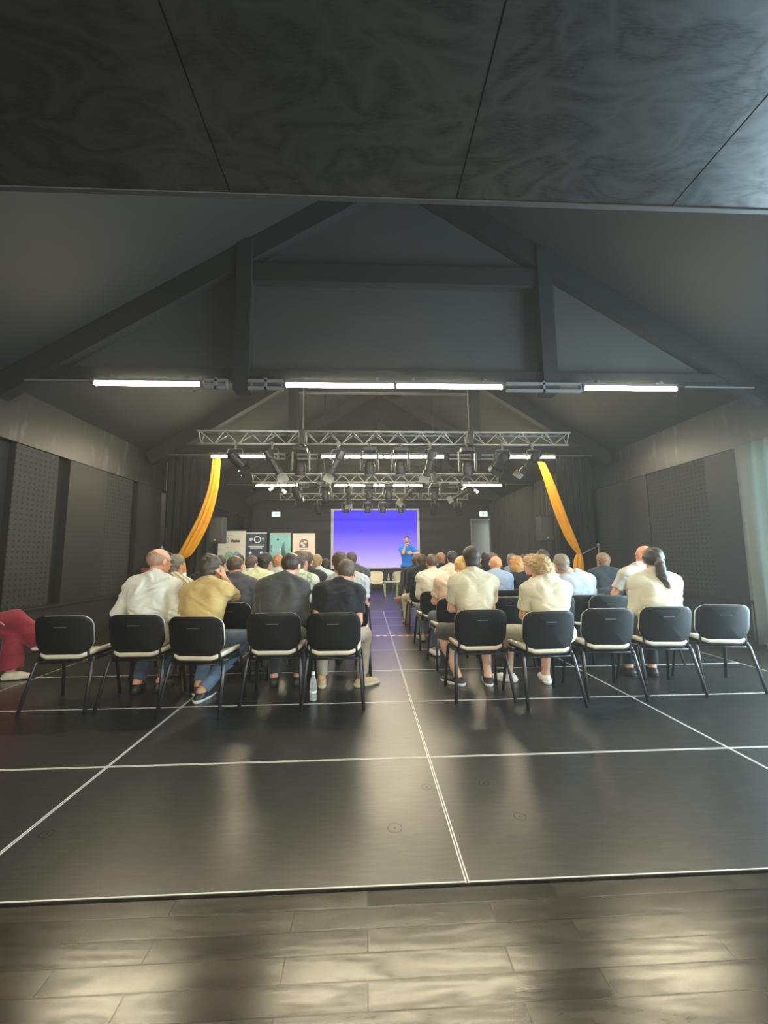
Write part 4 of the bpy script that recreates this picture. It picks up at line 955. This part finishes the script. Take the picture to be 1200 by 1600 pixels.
SK = {'fair': (0.62, 0.36, 0.25), 'tan': (0.52, 0.28, 0.17), 'ruddy': (0.62, 0.30, 0.19), 'pale': (0.70, 0.46, 0.34)}
def person(label, x, y, top_z=1.33, rz=0, w=1.0, lean=6, side=0, twist=0, yaw=0, pitch=0, hx=0.0, arms=('lap', 'lap'), knees=None, ankles=None,
           top=(0.5, 0.5, 0.5), kind='plain', sleeve='short', jacket=False, collar=None, pants=(0.03, 0.03, 0.035), shorts=False, shoes=(0.02, 0.02, 0.02), sole=None,
           hair='short', hcol=(0.03, 0.02, 0.015), sk='fair', h=0.009, stand=False, seat=0.478, group='seated audience', fold=0.004, feet=True, glasses=False, flare=0.0):
    w = 1 + (w - 1) * .6 - .02
    hipz = seat + 0.085 if not stand else 0.99
    root = None
    sc = (top_z - hipz) / 0.835
    B = lambda p: None
    Rt = Matrix.Rotation(R(-lean), 3, 'X') @ Matrix.Rotation(R(side), 3, 'Y') @ Matrix.Rotation(R(twist), 3, 'Z')
    hip = V((0, 0, hipz))
    def T(px, py, pz): return hip + Rt @ V((px * w, py * w, pz * sc))
    tor = Rt
    mt3 = [list(r_) for r_ in tor]
    torso = [ell(T(0, -.01, .02), (.165 * w, .125 * w, .12), mt3, .03), ell(T(0, .005, .19), (.148 * w, .115 * w, .17 * sc), mt3, .05), ell(T(0, .0, .36), (.168 * w, .112 * w, .185 * sc), mt3, .05),
             cone(T(-.125, -.015, .475), T(.125, -.015, .475), .066 * w, .066 * w, .05), cone(T(-.085, -.045, .40), T(-.095, -.04, .30), .065 * w, .06 * w, .05), cone(T(.085, -.045, .40), T(.095, -.04, .30), .065 * w, .06 * w, .05)]
    traps = [cone(T(0, -.02, .575), T(s_ * .125, -.012, .505), .045, .052 * w, .03) for s_ in (-1, 1)]
    nk0 = T(0, -.012, .52); hb = T(0, .028, .71) + V((hx, 0, 0)); Hr = (Rt @ Matrix.Rotation(R(lean * 0.7), 3, 'X') @ Matrix.Rotation(R(-yaw), 3, 'Z') @ Matrix.Rotation(R(-pitch), 3, 'X'))
    mh = [list(r_) for r_ in Hr]
    HS = 1.07 if not stand else 1.0
    def Hh(px, py, pz): return hb + Hr @ V((px, py, pz)) * HS
    def hsc(P):
        for p in P:
            if p['t'] == 'e': p['r'] = p['r'] * HS
            else: p['ra'] *= HS; p['rb'] *= HS
        return P
    neck = [cone(nk0, Hh(0, -.025, -.05), .060 * min(w, 1.1), .054, .03)]
    head = [ell(Hh(0, -.012, .03), (.077, .098, .087), mh, .02), ell(Hh(0, .028, -.035), (.060, .066, .078), mh, .02), cone(Hh(-.028, .042, -.082), Hh(.028, .042, -.082), .027, .027, .02),
            cone(Hh(-.032, .080, .024), Hh(.032, .080, .024), .012, .012, .012), cone(Hh(0, .090, .004), Hh(0, .110, -.022), .008, .0125, .010), cone(Hh(-.017, .092, -.054), Hh(.017, .092, -.054), .0085, .0085, .006)]
    head += [ell(Hh(s_ * .032, .102, .003), (.014, .010, .010), mh, .008, sub=True) for s_ in (-1, 1)]
    head += [ell(Hh(s_ * .079, -.005, -.006), (.010, .021, .033), mh, .006) for s_ in (-1, 1)]
    hsc(head)
    # arms
    armp = []; sleeves = []; handsP = []
    ua, fa = .275 * (0.5 + 0.5 * sc), .245
    for s_, pose in ((-1, arms[0]), (1, arms[1])):
        sh = T(s_ * .170, -.01, .462)
        if pose == 'lap': tgt = hip + V((s_ * .10, .30, .10)); pole = V((s_ * .5, -.8, -.5)); f = V((-s_ * .45, .85, -.2)); nn = V((0, -.2, -1))
        elif pose == 'down': tgt = hip + V((s_ * .17, .30, .12)); pole = V((s_ * .12, -.8, -.8)); f = V((-s_ * .2, .9, -.2)); nn = V((0, -.2, -1))
        elif pose == 'crossed': tgt = T(-s_ * .03, .20, .24 + .02 * s_); pole = V((s_ * 1, -.1, -.5)); f = V((-s_, .1, .1)); nn = V((0, -1, 0))
        elif pose == 'wide': tgt = hip + V((s_ * .22, .28, .10)); pole = V((s_ * .8, -.6, -.4)); f = V((-s_ * .2, .9, -.2)); nn = V((0, -.2, -1))
        elif pose == 'cheek': tgt = Hh(s_ * .105, .055, -.075); pole = V((s_ * .45, .35, -1.2)); f = V((-s_ * .25, .05, .9)); nn = V((-s_, -.1, 0))
        elif pose == 'mic': tgt = Hh(s_ * .045, .17, -.19); pole = V((s_ * .55, -.1, -1.2)); f = V((-s_ * .55, .3, .8)); nn = V((-s_ * .6, -.2, -.6))
        elif pose == 'point': tgt = T(s_ * .13, .30, .34); pole = V((s_ * 1, -.1, -.35)); f = V((-s_ * .9, .25, .15)); nn = V((0, -1, -.1))
        else: tgt, pole, f, nn = pose; tgt = V(tgt); pole = V(pole); f = V(f); nn = V(nn)
        el, wr = ik(sh, tgt, ua, fa, pole)
        armp += [ell(sh, (.062 * w, .060 * w, .066 * w), None, .03), cone(sh, el, .052 * w, .040 * (0.5 + .5 * w), .02), cone(el, el + (wr - el) * .35, .041, .040, .012), cone(el + (wr - el) * .3, wr, .040, .0265, .012)]
        grip = pose in ('mic',)
        handsP += hand(wr, f, nn, s_ if nn.z < -.5 or True else -s_, 1.15 if grip else (1.0 if pose == 'point' else 0.4), h, grip)
        e_ = 0.014 + (0.008 if jacket else 0)
        ud = (el - sh).normalized(); fd = (wr - el).normalized()
        if sleeve == 'short':
            cp = sh + (el - sh) * .72
            sleeves += [grow(armp[-4], e_), cone(sh, el, .054 * w + e_, .050 * w + e_, .03, [(tuple(cp), tuple(ud))])]
        else:
            cp = el + (wr - el) * (.96 if sleeve == 'long' else .45)
            sleeves += [grow(armp[-4], e_), cone(sh, el, .053 * w + e_, .042 * w + e_, .03), cone(el, wr, .043 * w + e_, .030 + e_, .025, [(tuple(cp), tuple(fd))])]
        if pose == 'mic': micp = (wr, f, nn, s_)
    # legs
    kn = knees or ((-.13, .44, .50), (.13, .44, .50)); an = ankles or ((-.12, .42, .09), (.12, .42, .09))
    legs = []; trou = []; shoeP = []
    for i, s_ in enumerate((-1, 1)):
        hj = hip + V((s_ * .088 * w, .01, -.005)); k_ = V(kn[i][:3]); a_ = V(an[i][:3])
        legs += [cone(hj, k_, .078 * w, .056, .03), cone(k_, k_ + (a_ - k_) * .4, .055, .054, .02), cone(k_ + (a_ - k_) * .35, a_, .054, .036, .02)]
        td = (k_ - hj).normalized(); ld = (a_ - k_).normalized()
        if shorts:
            cp = k_ - td * .02
            trou += [cone(hj, k_ + td * .03, .090 * w, .084, .03, [(tuple(cp), tuple(td))])]
        else:
            cp = a_ - ld * .03
            trou += [cone(hj, k_, .086 * w, .068 + flare * .3, .03), cone(k_, a_, .068 + flare * .3, .056 + flare, .03, [(tuple(cp), tuple(ld))])]
        fwd = V((s_ * .18, 1, 0)).normalized() if len(an[i]) < 4 else V((an[i][3], an[i][4], 0)).normalized()
        fl = a_.copy(); fl.z = a_.z - .055
        legs += [cone(a_, fl + fwd * .02, .036, .034, .02), cone(fl - fwd * .035, fl + fwd * .14, .034, .026, .02)]
        shoeP.append((fl, fwd))
    rl = (x, y, 0)
    body = field_mesh('person', torso + traps + neck + head + armp + handsP + legs, h, skin(SK[sk] if isinstance(sk, str) else sk))
    body.location = rl; body.rotation_euler = (0, 0, R(rz)); tag(body, label, 'person', group)
    root = body
    e = 0.014 + (0.010 if jacket else 0)
    gar = [grow(p, e) for p in torso] + [grow(p, e * 0.8) for p in traps] + sleeves
    gar += [ell(T(0, .012, .0), (.178 * w + e, .128 * w + e, .11), mt3, .05)]
    hem = tuple(hip + V((0, 0, -.055))) if not stand else tuple(hip + V((0, 0, .0)))
    npn = tuple((Rt @ V((0, .35, 1))).normalized())
    gar = [dict(p, clips=p['clips'] + ([(hem, (0, 0, -1))] if p in gar[:2] else [])) if False else p for p in gar]
    cl = [(hem, (0, 0, -1))] if pants != 'dress' and not any(a in ('x',) for a in arms) else []
    # keep the hem clip from cutting low hands' sleeves: only torso volumes are clipped
    nt_ = len(torso)
    gar = [dict(p, clips=p['clips'] + [(hem, (0, 0, -1))]) if (i < nt_ or i == len(gar) - 1) else p for i, p in enumerate(gar)]
    field_mesh('jacket' if jacket else 'shirt', gar, h, cloth(top, kind), root, fold=(fold, 46 if not jacket else 34, rnd.uniform(0, 6)))
    if collar is not None:
        u = (Hh(0, -.025, -.05) - nk0).normalized(); c0 = nk0 + u * .005; c1 = nk0 + u * (.062 if not stand else .05)
        field_mesh('collar', [cone(nk0 - u * .01, nk0 + u * .12, .074 * min(w, 1.1), .064, .01, [(tuple(c1), tuple(u)), (tuple(c0 - u * .03), tuple(-u))])], min(h, .008), cloth(collar), root)
    pelv = [ell(T(0, -.005, .0), (.168 * w + .008, .128 * w + .008, .115), mt3, .03)]
    if stand: pelv.append(cone(T(-.06, 0, .02), T(.06, 0, .02), .11 * w, .11 * w, .03))
    if feet or stand: field_mesh('trousers' if not shorts else 'shorts', pelv + trou, h, cloth(pants), root, fold=(.005, 30, rnd.uniform(0, 6)))
    if feet:
        for fl, fwd in shoeP:
            sd = V((fwd.y, -fwd.x, 0)); z0 = fl.z - .033
            hh_ = min(h, .008)
            top_ = [cone(fl - fwd * .035 + V((0, 0, .0)), fl + fwd * .08, .042, .040, .02), cone(fl + fwd * .08, fl + fwd * .165 - V((0, 0, .008)), .040, .031, .02), cone(fl, fl + V((0, 0, .045)), .044, .046, .02, [((0, 0, fl.z + .045), (0, 0, 1))])]
            so = field_mesh('shoe', top_, hh_, plain('shoe_%.2f_%.2f' % (shoes[0], shoes[2]), shoes, 0.5, noise=.1), root, final_clips=[((0, 0, z0 + (.012 if not sole else .024)), (0, 0, -1))])
            sl = [cone(fl - fwd * .04, fl + fwd * .08, .046, .045, .02), cone(fl + fwd * .08, fl + fwd * .168, .045, .036, .02)]
            sc_ = sole or (0.02, 0.02, 0.02)
            field_mesh('sole', sl, hh_, plain('sole_%.2f_%.2f' % (sc_[0], sc_[2]), sc_, 0.6), so, final_clips=[((0, 0, z0 + (.018 if not sole else .030)), (0, 0, 1)), ((0, 0, z0 - .004), (0, 0, -1))])
    # hair
    hm = hairmat(hcol); cr = ((.077, .098, .087))
    def plane(pt, nn): return (tuple(Hh(*pt)), tuple((Hr @ V(nn)).normalized()))
    line = plane((0, -.09, -.078), (0, .80, -1))       # drops everything in front of and below the hairline
    def scalp(e_, clips, dz=0, k=.01): return ell(Hh(0, -.012, .03 + dz), tuple(c + e_ for c in cr), mh, k, clips)
    nape = ell(Hh(0, -.040, -.040), (.066, .064, .062), mh, .02, [plane((0, -.012, 0), (0, 1, .35)), plane((0, 0, -.088), (0, 0, -1))])
    hh_ = min(h, .007); fr = (.0035, 90, rnd.uniform(0, 6))
    if hair == 'buzz': field_mesh('hair', hsc([scalp(.006, [line]), nape]), hh_, hm, root)
    elif hair == 'crop': field_mesh('hair', hsc([scalp(.007, [line])]), hh_, hm, root, fold=(.0015, 120, 1))
    elif hair == 'short': field_mesh('hair', hsc([scalp(.012, [line]), ell(Hh(0, .0, .055), (.072, .09, .075), mh, .02, [line]), nape]), hh_, hm, root, fold=fr)
    elif hair == 'fringe': field_mesh('hair', hsc([scalp(.007, [line, plane((0, 0, .045), (0, .55, 1))])]), hh_, hm, root, fold=(.002, 90, 1))
    elif hair == 'thin': field_mesh('hair', hsc([scalp(.007, [line, plane((0, -.02, .094), (0, .35, 1))])]), hh_, hm, root, fold=(.002, 90, 1))
    elif hair == 'curly': field_mesh('hair', hsc([scalp(.020, [line]), ell(Hh(0, .01, .07), (.078, .09, .07), mh, .02, [line])]), hh_, hm, root, fold=(.008, 130, 2.0))
    elif hair == 'bob':
        field_mesh('hair', hsc([scalp(.016, [plane((0, .03, 0), (0, 1, -.9))]), ell(Hh(0, -.045, -.03), (.098, .085, .135), mh, .03, [plane((0, .015, 0), (0, 1, -.25)), plane((0, 0, -.135), (0, 0, -1))])]), hh_, hm, root, fold=(.005, 60, 3.0))
    elif hair in ('ponytail', 'updo'):
        P = [scalp(.013, [line])]
        if hair == 'ponytail':
            P += [cone(Hh(0.02, -.115, .0), Hh(.01, -.155, -.05), .028, .036, .012), cone(Hh(.01, -.155, -.05), Hh(.02, -.16, -.15), .040, .042, .02), cone(Hh(.02, -.16, -.15), Hh(.05, -.15, -.25), .042, .030, .02), cone(Hh(.05, -.15, -.25), Hh(.085, -.13, -.315), .028, .010, .02)]
        else:
            P += [ell(Hh(0, -.105, .0), (.042, .035, .05), mh, .015), ell(Hh(0.01, -.10, -.06), (.05, .035, .07), mh, .02)]
        o = field_mesh('hair', hsc(P), hh_, hm, root, fold=(.004, 75, 1.0))
        if hair == 'ponytail': field_mesh('hair_tie', [cone(Hh(0.02, -.118, .0), Hh(.018, -.125, -.008), .031, .031, .01)], hh_, plain('hair_tie', (0.1, .1, .12), .5), root)
    if glasses:
        P = []
        for s_ in (-1, 1):
            P += [(Hh(s_ * .032, .108, .003), .022)]
        mb = MB()
        for c, r_ in P:
            mb.sweep([c + Hr @ V((r_ * math.cos(a), 0, r_ * .8 * math.sin(a))) for a in [2 * math.pi * k / 16 for k in range(17)]], .0022, 6)
        for s_ in (-1, 1): mb.sweep([Hh(s_ * .054, .106, .008), Hh(s_ * .080, .02, .008), Hh(s_ * .082, -.01, -.004)], .002, 6)
        mb.sweep([Hh(-.010, .108, .005), Hh(.010, .108, .005)], .002, 6)
        mb.build('glasses', BLACK_METAL, root, smooth=True)
    if stand:
        for s_ in (-1, 1):
            MB().lathe([(0.0, -.011), (.008, -.008), (.0115, 0), (.008, .008), (0.0, .011)], 12, Matrix.Translation(Hh(s_ * .032, .086, .003))).build('eye', WHITE, root, smooth=True)
            MB().lathe([(0.0, -.002), (.006, 0), (0.0, .002)], 10, Matrix.Translation(Hh(s_ * .032, .0975, .003)) @ (Hr.to_4x4()) @ Matrix.Rotation(R(90), 4, 'X')).build('iris', plain('dark_iris', (.03, .02, .015), .3), root)
            MB().beam(Hh(s_ * .018, .094, .024), Hh(s_ * .048, .088, .024), .006, .006).build('eyebrow', hm, root)
        wr, f, nn, s_ = micp; f = f.normalized(); nn = (nn - f * nn.dot(f)).normalized(); c = wr + f * .085 + nn * .028; mouth = Hh(0, .13, -.10)
        d = (mouth - c).normalized()
        mic = MB().sweep([c - d * .10, c + d * .06], [.012, .016], 12).sweep([c + d * .06, c + d * .075, c + d * .095, c + d * .108], [.018, .026, .026, .012], 14).build('microphone', BLACK_METAL, None, smooth=True)
        mic.location = rl; mic.rotation_euler = (0, 0, R(rz)); tag(mic, 'black handheld microphone held at the mouth of the man in the blue polo', 'microphone')
    return root

def seated(desc, cdesc, x, y, rz=0, **k):
    """a person on a chair of their own; y is the hip"""
    a = R(rz)
    if not k.pop('nochair', False): chair(x + k.pop('cdx', 0) + math.sin(a) * .17, y - math.cos(a) * .21 - k.pop('cdy', 0.02), a, 'black-backed chair under the ' + cdesc)
    return person(desc, x, y, rz=rz, **k)

NEAR = 0.0065; MID = 0.0085; FAR = 0.011
# rearmost row
seated('seated bald man in a white long-sleeved shirt and glasses, rearmost row at left', 'bald man in the white shirt at left', -2.02, 3.88, 0, top_z=1.385, w=1.18, yaw=28, lean=9, hx=.01, sleeve='long',
       top=(.62, .64, .58), fold=.006, collar=(.70, .72, .66), pants=(.05, .07, .11), hair='fringe', hcol=(.33, .20, .13), sk='ruddy', h=NEAR, glasses=True, arms=('wide', 'lap'), ankles=((-.20, .26, .09), (.0, .30, .09)))
seated('seated man in a tan t-shirt and jeans resting his cheek on his right hand', 'man in the tan t-shirt', -1.48, 3.78, -6, top_z=1.31, w=1.1, yaw=14, pitch=6, lean=14, side=-3, sleeve='short',
       cdx=.06, top=(.50, .37, .15), pants=(.10, .16, .24), shoes=(.02, .02, .02), sole=(.6, .6, .6), hair='short', hcol=(.045, .035, .025), sk='tan', h=NEAR, arms=('lap', 'cheek'),
       knees=((-.12, .42, .50), (.26, .42, .50)), ankles=((-.14, .24, .09), (-.02, .06, .09)), cdy=.10)
seated('seated man with thinning crown in a dark grey suit jacket, rearmost row', 'man in the dark grey suit jacket', -.82, 3.85, 0, top_z=1.335, w=1.12, yaw=16, lean=11, side=3, hx=.05, sleeve='long', jacket=True,
       fold=.006, top=(.060, .062, .058), collar=(.055, .057, .053), pants=(.04, .04, .045), hair='thin', hcol=(.05, .035, .025), sk='fair', h=NEAR, arms=('lap', 'lap'))
seated('seated grey-haired man in a black polo shirt and beige trousers beside the aisle', 'man in the black polo beside the aisle', -.29, 3.80, 0, top_z=1.285, w=1.12, yaw=12, lean=20, side=4, hx=.05, sleeve='short',
       top=(.016, .016, .020), collar=(.014, .014, .018), pants=(.42, .38, .30), shoes=(.45, .36, .20), sole=(.6, .55, .4), hair='crop', hcol=(.10, .075, .055), sk='ruddy', h=NEAR, arms=('down', 'down'),
       knees=((-.14, .42, .50), (.27, .40, .50)), ankles=((-.16, .38, .09), (.24, .37, .09, .9, .45)))
seated('seated dark-haired man in a beige t-shirt and dark shorts, right of the aisle', 'dark-haired man in the beige t-shirt', 1.04, 3.88, 0, top_z=1.385, w=1.08, lean=7, hx=.01, sleeve='short',
       top=(.58, .54, .40), pants=(.06, .05, .05), shorts=True, shoes=(.02, .02, .02), sole=(.75, .72, .66), hair='buzz', hcol=(.045, .034, .028), sk='fair', h=NEAR, arms=('crossed', 'crossed'),
       knees=((-.27, .40, .50), (.20, .42, .50)), ankles=((-.13, .26, .09, -.7, .7), (.17, .24, .09, .1, 1)))
seated('seated blond man in a cream t-shirt and pale shorts leaning left, rearmost row', 'blond man in the cream t-shirt', 1.72, 3.72, 4, cdx=-.13, top_z=1.285, w=1.12, lean=16, hx=.0, sleeve='short',
       top=(.56, .52, .38), pants=(.42, .42, .33), shorts=True, shoes=(.72, .72, .68), sole=(.75, .75, .70), hair='curly', hcol=(.36, .25, .11), sk='fair', h=NEAR, arms=('crossed', 'crossed'),
       knees=((-.26, .42, .50), (.16, .44, .50)), ankles=((-.22, .52, .09, -.9, .5), (.12, .42, .09)))
seated('seated woman with a long dark ponytail in a cream long-sleeved top', 'woman with the dark ponytail', 2.90, 3.92, -5, hx=.05, top_z=1.35, w=1.16, yaw=18, lean=9, sleeve='half',
       top=(.56, .54, .42), pants=(.02, .02, .022), hair='ponytail', hcol=(.045, .032, .024), sk='fair', h=NEAR, arms=('lap', 'lap'), cdx=-.08)
# second row
seated('seated man in a cream and dark striped polo shirt between bald and tan-shirted men', 'man in the striped polo at left', -2.26, 4.80, 0, top_z=1.31, w=1.05, yaw=22, lean=6, top=(.62, .58, .42), kind='stripe', collar=(.64, .60, .44),
       hair='short', hcol=(.16, .13, .10), sk='ruddy', h=MID)
seated('seated balding man in a charcoal sweater with a pink collar, second row', 'man in the charcoal sweater', -1.50, 4.72, 0, top_z=1.30, w=1.12, yaw=10, lean=7, hx=-.04, top=(.085, .085, .090), collar=(.50, .32, .30), sleeve='long',
       hair='thin', hcol=(.08, .05, .03), sk='ruddy', h=MID)
seated('seated man in a green leafy patterned shirt, mostly hidden behind the dark grey suit', 'man in the green leafy shirt', -.80, 4.72, 0, top_z=1.35, w=1.1, yaw=30, lean=5, hx=.02, top=(.58, .62, .50), kind='floral', hair='short', hcol=(.09, .065, .045), sk='ruddy', h=MID)
seated('seated brown-haired man in a pale grey shirt in front of the black polo man', 'man in the pale grey shirt', -.22, 4.74, 0, top_z=1.335, w=1.12, yaw=-14, lean=7, hx=-.10, top=(.50, .52, .54), kind='check', hair='short', hcol=(.07, .045, .035), sk='tan', h=MID)
seated('seated blonde woman with a loose updo in a peach t-shirt beside the aisle', 'blonde woman in peach', 1.04, 4.92, 4, top_z=1.265, w=1.0, yaw=-4, lean=10, hx=.13, side=4, top=(.66, .50, .36), pants=(.07, .09, .14), hair='updo', hcol=(.62, .40, .13), sk='fair', h=MID, arms=('crossed', 'lap'), shoes=(.7, .7, .68))
seated('seated curly blond person in a pale pink top, head turned left', 'curly blond person in pink', 2.26, 4.98, 0, top_z=1.27, w=.70, yaw=-32, lean=9, side=-2, hx=-.12, top=(.68, .56, .48), hair='curly', hcol=(.42, .27, .12), sk='fair', h=MID)
seated('seated grey-haired man in a light blue shirt, second row right', 'grey-haired man in light blue', 2.72, 5.10, -3, top_z=1.28, w=1.0, yaw=-8, lean=9, hx=-.16, top=(.36, .42, .50), collar=(.40, .46, .54), hair='short', hcol=(.20, .16, .12), sk='fair', h=MID, arms=('lap', 'lap'))
seated('seated bald man in a white polo shirt behind the ponytail woman', 'bald man in the white polo', 3.44, 4.94, -4, top_z=1.40, w=1.15, yaw=-22, lean=6, hx=.12, top=(.48, .47, .42), collar=(.50, .49, .44), hair='none', sk='ruddy', h=MID, arms=('wide', 'lap'), glasses=True)
# third row
seated('seated dark-haired man in black with his face turned right, third row at far left', 'man in black at the left, third row', -2.20, 5.65, 0, top_z=1.33, w=1.0, yaw=40, top=(.02, .02, .022), hair='short', hcol=(.03, .022, .018), sk='fair', h=FAR, feet=False)
seated('seated dark-haired man in a black t-shirt, left of the charcoal sweater man', 'black t-shirt man, left block', -2.28, 6.30, 0, top_z=1.305, w=1.05, yaw=16, top=(.018, .018, .02), hair='short', hcol=(.05, .04, .032), sk='fair', h=FAR, feet=False)
seated('seated dark-haired man in a pale lime shirt, third row left', 'man in the pale lime shirt', -1.52, 5.72, 0, top_z=1.345, w=1.15, yaw=24, lean=8, hx=.08, top=(.58, .60, .38), collar=(.60, .62, .42), sleeve='long', hair='short', hcol=(.028, .022, .018), sk='tan', h=FAR, feet=False)
seated('seated brown-haired man in a black open-collared shirt, third row near centre', 'man in the black collared shirt', -.82, 5.74, 0, top_z=1.355, w=1.15, yaw=20, lean=8, hx=-.04, top=(.030, .030, .032), collar=(.025, .025, .027), sleeve='long', hair='short', hcol=(.07, .05, .035), sk='fair', h=FAR, feet=False)
seated('seated man in a cream long-sleeved shirt at the aisle, right block', 'man in the cream shirt at the aisle', .98, 5.88, 2, top_z=1.305, w=1.12, lean=8, top=(.60, .58, .48), collar=(.62, .60, .50), sleeve='long', pants=(.12, .16, .20), hair='crop', hcol=(.11, .07, .05), sk='ruddy', h=FAR, shoes=(.4, .34, .26))
seated('seated bald suntanned man in a light blue t-shirt, right block', 'bald man in light blue', 1.93, 5.92, 0, top_z=1.265, w=1.12, lean=8, hx=.02, top=(.30, .38, .52), hair='none', sk=(.60, .30, .15), h=FAR, feet=False)
seated('seated woman with a copper bob in a black t-shirt', 'woman with the copper bob', 2.34, 6.05, 0, top_z=1.255, w=.98, lean=7, hx=-.03, top=(.022, .022, .024), hair='bob', hcol=(.46, .24, .08), sk='fair', h=FAR, feet=False, arms=('wide', 'lap'))
seated('seated man with a dome of dark hair in a beige shirt, behind the blond man', 'dark-haired man in beige, right block', 2.90, 5.98, 0, top_z=1.37, w=1.2, lean=8, side=-4, hx=-.14, top=(.60, .52, .40), hair='short', hcol=(.05, .04, .035), sk='fair', h=FAR, feet=False)
seated('seated sandy-haired man in a charcoal suit jacket, near the right wall', 'man in the charcoal jacket at right', 3.72, 6.15, -6, top_z=1.30, w=1.2, yaw=-10, lean=8, hx=.02, top=(.030, .036, .042), jacket=True, collar=(.62, .60, .56), sleeve='long', hair='short', hcol=(.24, .14, .08), sk='ruddy', h=MID, cdx=-.22)
# fourth row and beyond
seated('seated brown-haired man in a pale blue shirt in front of the navy banner', 'man in pale blue, left block', -1.94, 6.85, 0, top_z=1.30, w=1.0, yaw=28, top=(.50, .56, .66), collar=(.54, .60, .70), hair='short', hcol=(.09, .06, .045), h=FAR, feet=False)
seated('seated ginger-haired person glimpsed left of the dark grey suited man', 'ginger-haired person, left block', -1.50, 6.85, 0, top_z=1.325, w=.95, yaw=10, top=(.5, .5, .5), hair='short', hcol=(.40, .20, .09), h=FAR, feet=False)
seated('seated black-haired man in a lemon yellow shirt in front of the cream banner', 'man in lemon yellow, left block', -2.37, 7.75, 0, top_z=1.335, w=1.08, yaw=8, hx=-.10, side=3, top=(.66, .64, .32), hair='short', hcol=(.015, .012, .012), h=FAR, feet=False)
seated('seated blond man in a pale aqua shirt just left of the screen', 'blond man in pale aqua', -.80, 6.85, 0, top_z=1.315, w=1.02, yaw=16, hx=-.05, top=(.50, .62, .62), hair='short', hcol=(.30, .20, .10), h=FAR, feet=False)
seated('seated brown-haired man in a dark grey jacket at the aisle, left block front', 'man in the dark grey jacket at the aisle', -.19, 6.88, 0, top_z=1.365, w=1.05, yaw=-5, hx=-.07, top=(.085, .09, .10), jacket=True, sleeve='long', hair='short', hcol=(.09, .06, .05), h=FAR, feet=False)
seated('seated dark-haired man in a cream top with a navy sleeve, right block', 'man in cream with navy sleeve', 1.46, 6.92, 0, top_z=1.365, w=1.05, yaw=-10, hx=.04, top=(.62, .58, .46), kind='twotone', hair='short', hcol=(.04, .033, .03), h=FAR, feet=False)
seated('seated dark-haired person in black, half hidden by the beige t-shirt man', 'person in black behind the beige t-shirt man', 2.06, 6.92, 0, top_z=1.32, w=1.02, yaw=5, top=(.02, .02, .022), hair='short', hcol=(.02, .016, .015), h=FAR, feet=False)
seated('seated dark-haired woman in dark clothes right of the copper bob', 'dark-haired woman, right block', 2.84, 7.12, 0, top_z=1.27, w=.95, top=(.04, .045, .06), hair='bob', hcol=(.04, .03, .028), h=FAR, feet=False)
seated('seated man in a navy suit with a white collar near the front of the aisle', 'man in the navy suit with white collar', 1.00, 7.42, 3, top_z=1.305, w=1.08, yaw=-4, hx=.03, top=(.018, .020, .034), jacket=True, collar=(.55, .55, .55), sleeve='long', pants=(.50, .48, .38), hair='short', hcol=(.07, .05, .04), h=FAR, shoes=(.3, .2, .12), knees=((-.24, .42, .50), (.10, .44, .50)), ankles=((-.22, .40, .09), (.1, .4, .09)))
seated('seated black-haired person just left of the screen edge, front of left block', 'black-haired person near the screen', -.80, 7.86, 0, top_z=1.22, w=.95, yaw=10, top=(.4, .45, .5), hair='bob', hcol=(.012, .011, .012), h=FAR, feet=False)
seated('seated sandy-haired man in a dark suit with a white collar, right block front', 'sandy-haired man in the dark suit', 1.47, 7.86, 0, top_z=1.345, w=1.0, yaw=-6, top=(.02, .02, .026), jacket=True, collar=(.6, .6, .6), sleeve='long', hair='short', hcol=(.30, .15, .07), h=FAR, feet=False)
seated('seated grey-haired man in a slate blue shirt behind the copper bob', 'grey-haired man in slate blue', 2.90, 7.86, 0, top_z=1.305, w=1.0, top=(.22, .26, .36), hair='short', hcol=(.24, .20, .17), h=FAR, feet=False)
seated('seated brown-haired man with his face turned left, far right block', 'brown-haired man turned left', 2.50, 7.86, 0, top_z=1.325, w=.98, yaw=-55, top=(.05, .05, .06), hair='short', hcol=(.18, .12, .09), h=FAR, feet=False)
seated('seated brown-haired man in a navy suit at the very front of the aisle', 'man in the navy suit at the very front', 1.04, 8.56, 3, top_z=1.29, w=1.05, yaw=-12, hx=.02, top=(.020, .022, .040), jacket=True, sleeve='long', pants=(.02, .022, .04), hair='short', hcol=(.08, .06, .05), h=FAR, feet=False)
# the talker on stage
person('standing man in a bright blue polo talking into a microphone', 1.25, 12.4, top_z=1.96, rz=176, w=1.12, lean=0, yaw=4, pitch=4, stand=True, arms=('point', 'mic'), sleeve='short', top=(.012, .20, .78), collar=(.65, .70, .75),
       pants=(.045, .045, .055), shoes=(.42, .17, .08), sole=(.30, .16, .10), hair='buzz', hcol=(.09, .06, .045), sk='fair', h=0.0075, group='speaker on stage',
       knees=((-.10, .03, .53), (.16, .05, .53)), ankles=((-.10, -.02, .085, -.25, 1), (.24, .0, .085, .95, .35)), fold=.005)
# person at the left edge of the frame, legs crossed
cr_ = dup(ch0, (-4.28, 4.42, 0.002), (0, 0, R(-72)), 'black-backed chair by the left wall under the person in crimson trousers')
person('seated person in loose crimson trousers and white sneakers with crossed legs at far left', -4.25, 4.43, rz=-72, top_z=1.33, w=1.0, lean=0, top=(.10, .10, .12), pants=(.24, .028, .045), shoes=(.66, .60, .50), sole=(.72, .70, .62), hair='short',
       hcol=(.05, .04, .03), h=0.008, knees=((-.09, .46, .52), (-.02, .48, .66)), ankles=((-.10, .46, .09, .1, 1), (-.22, .66, .36, -.2, 1)), fold=.009, flare=.055)
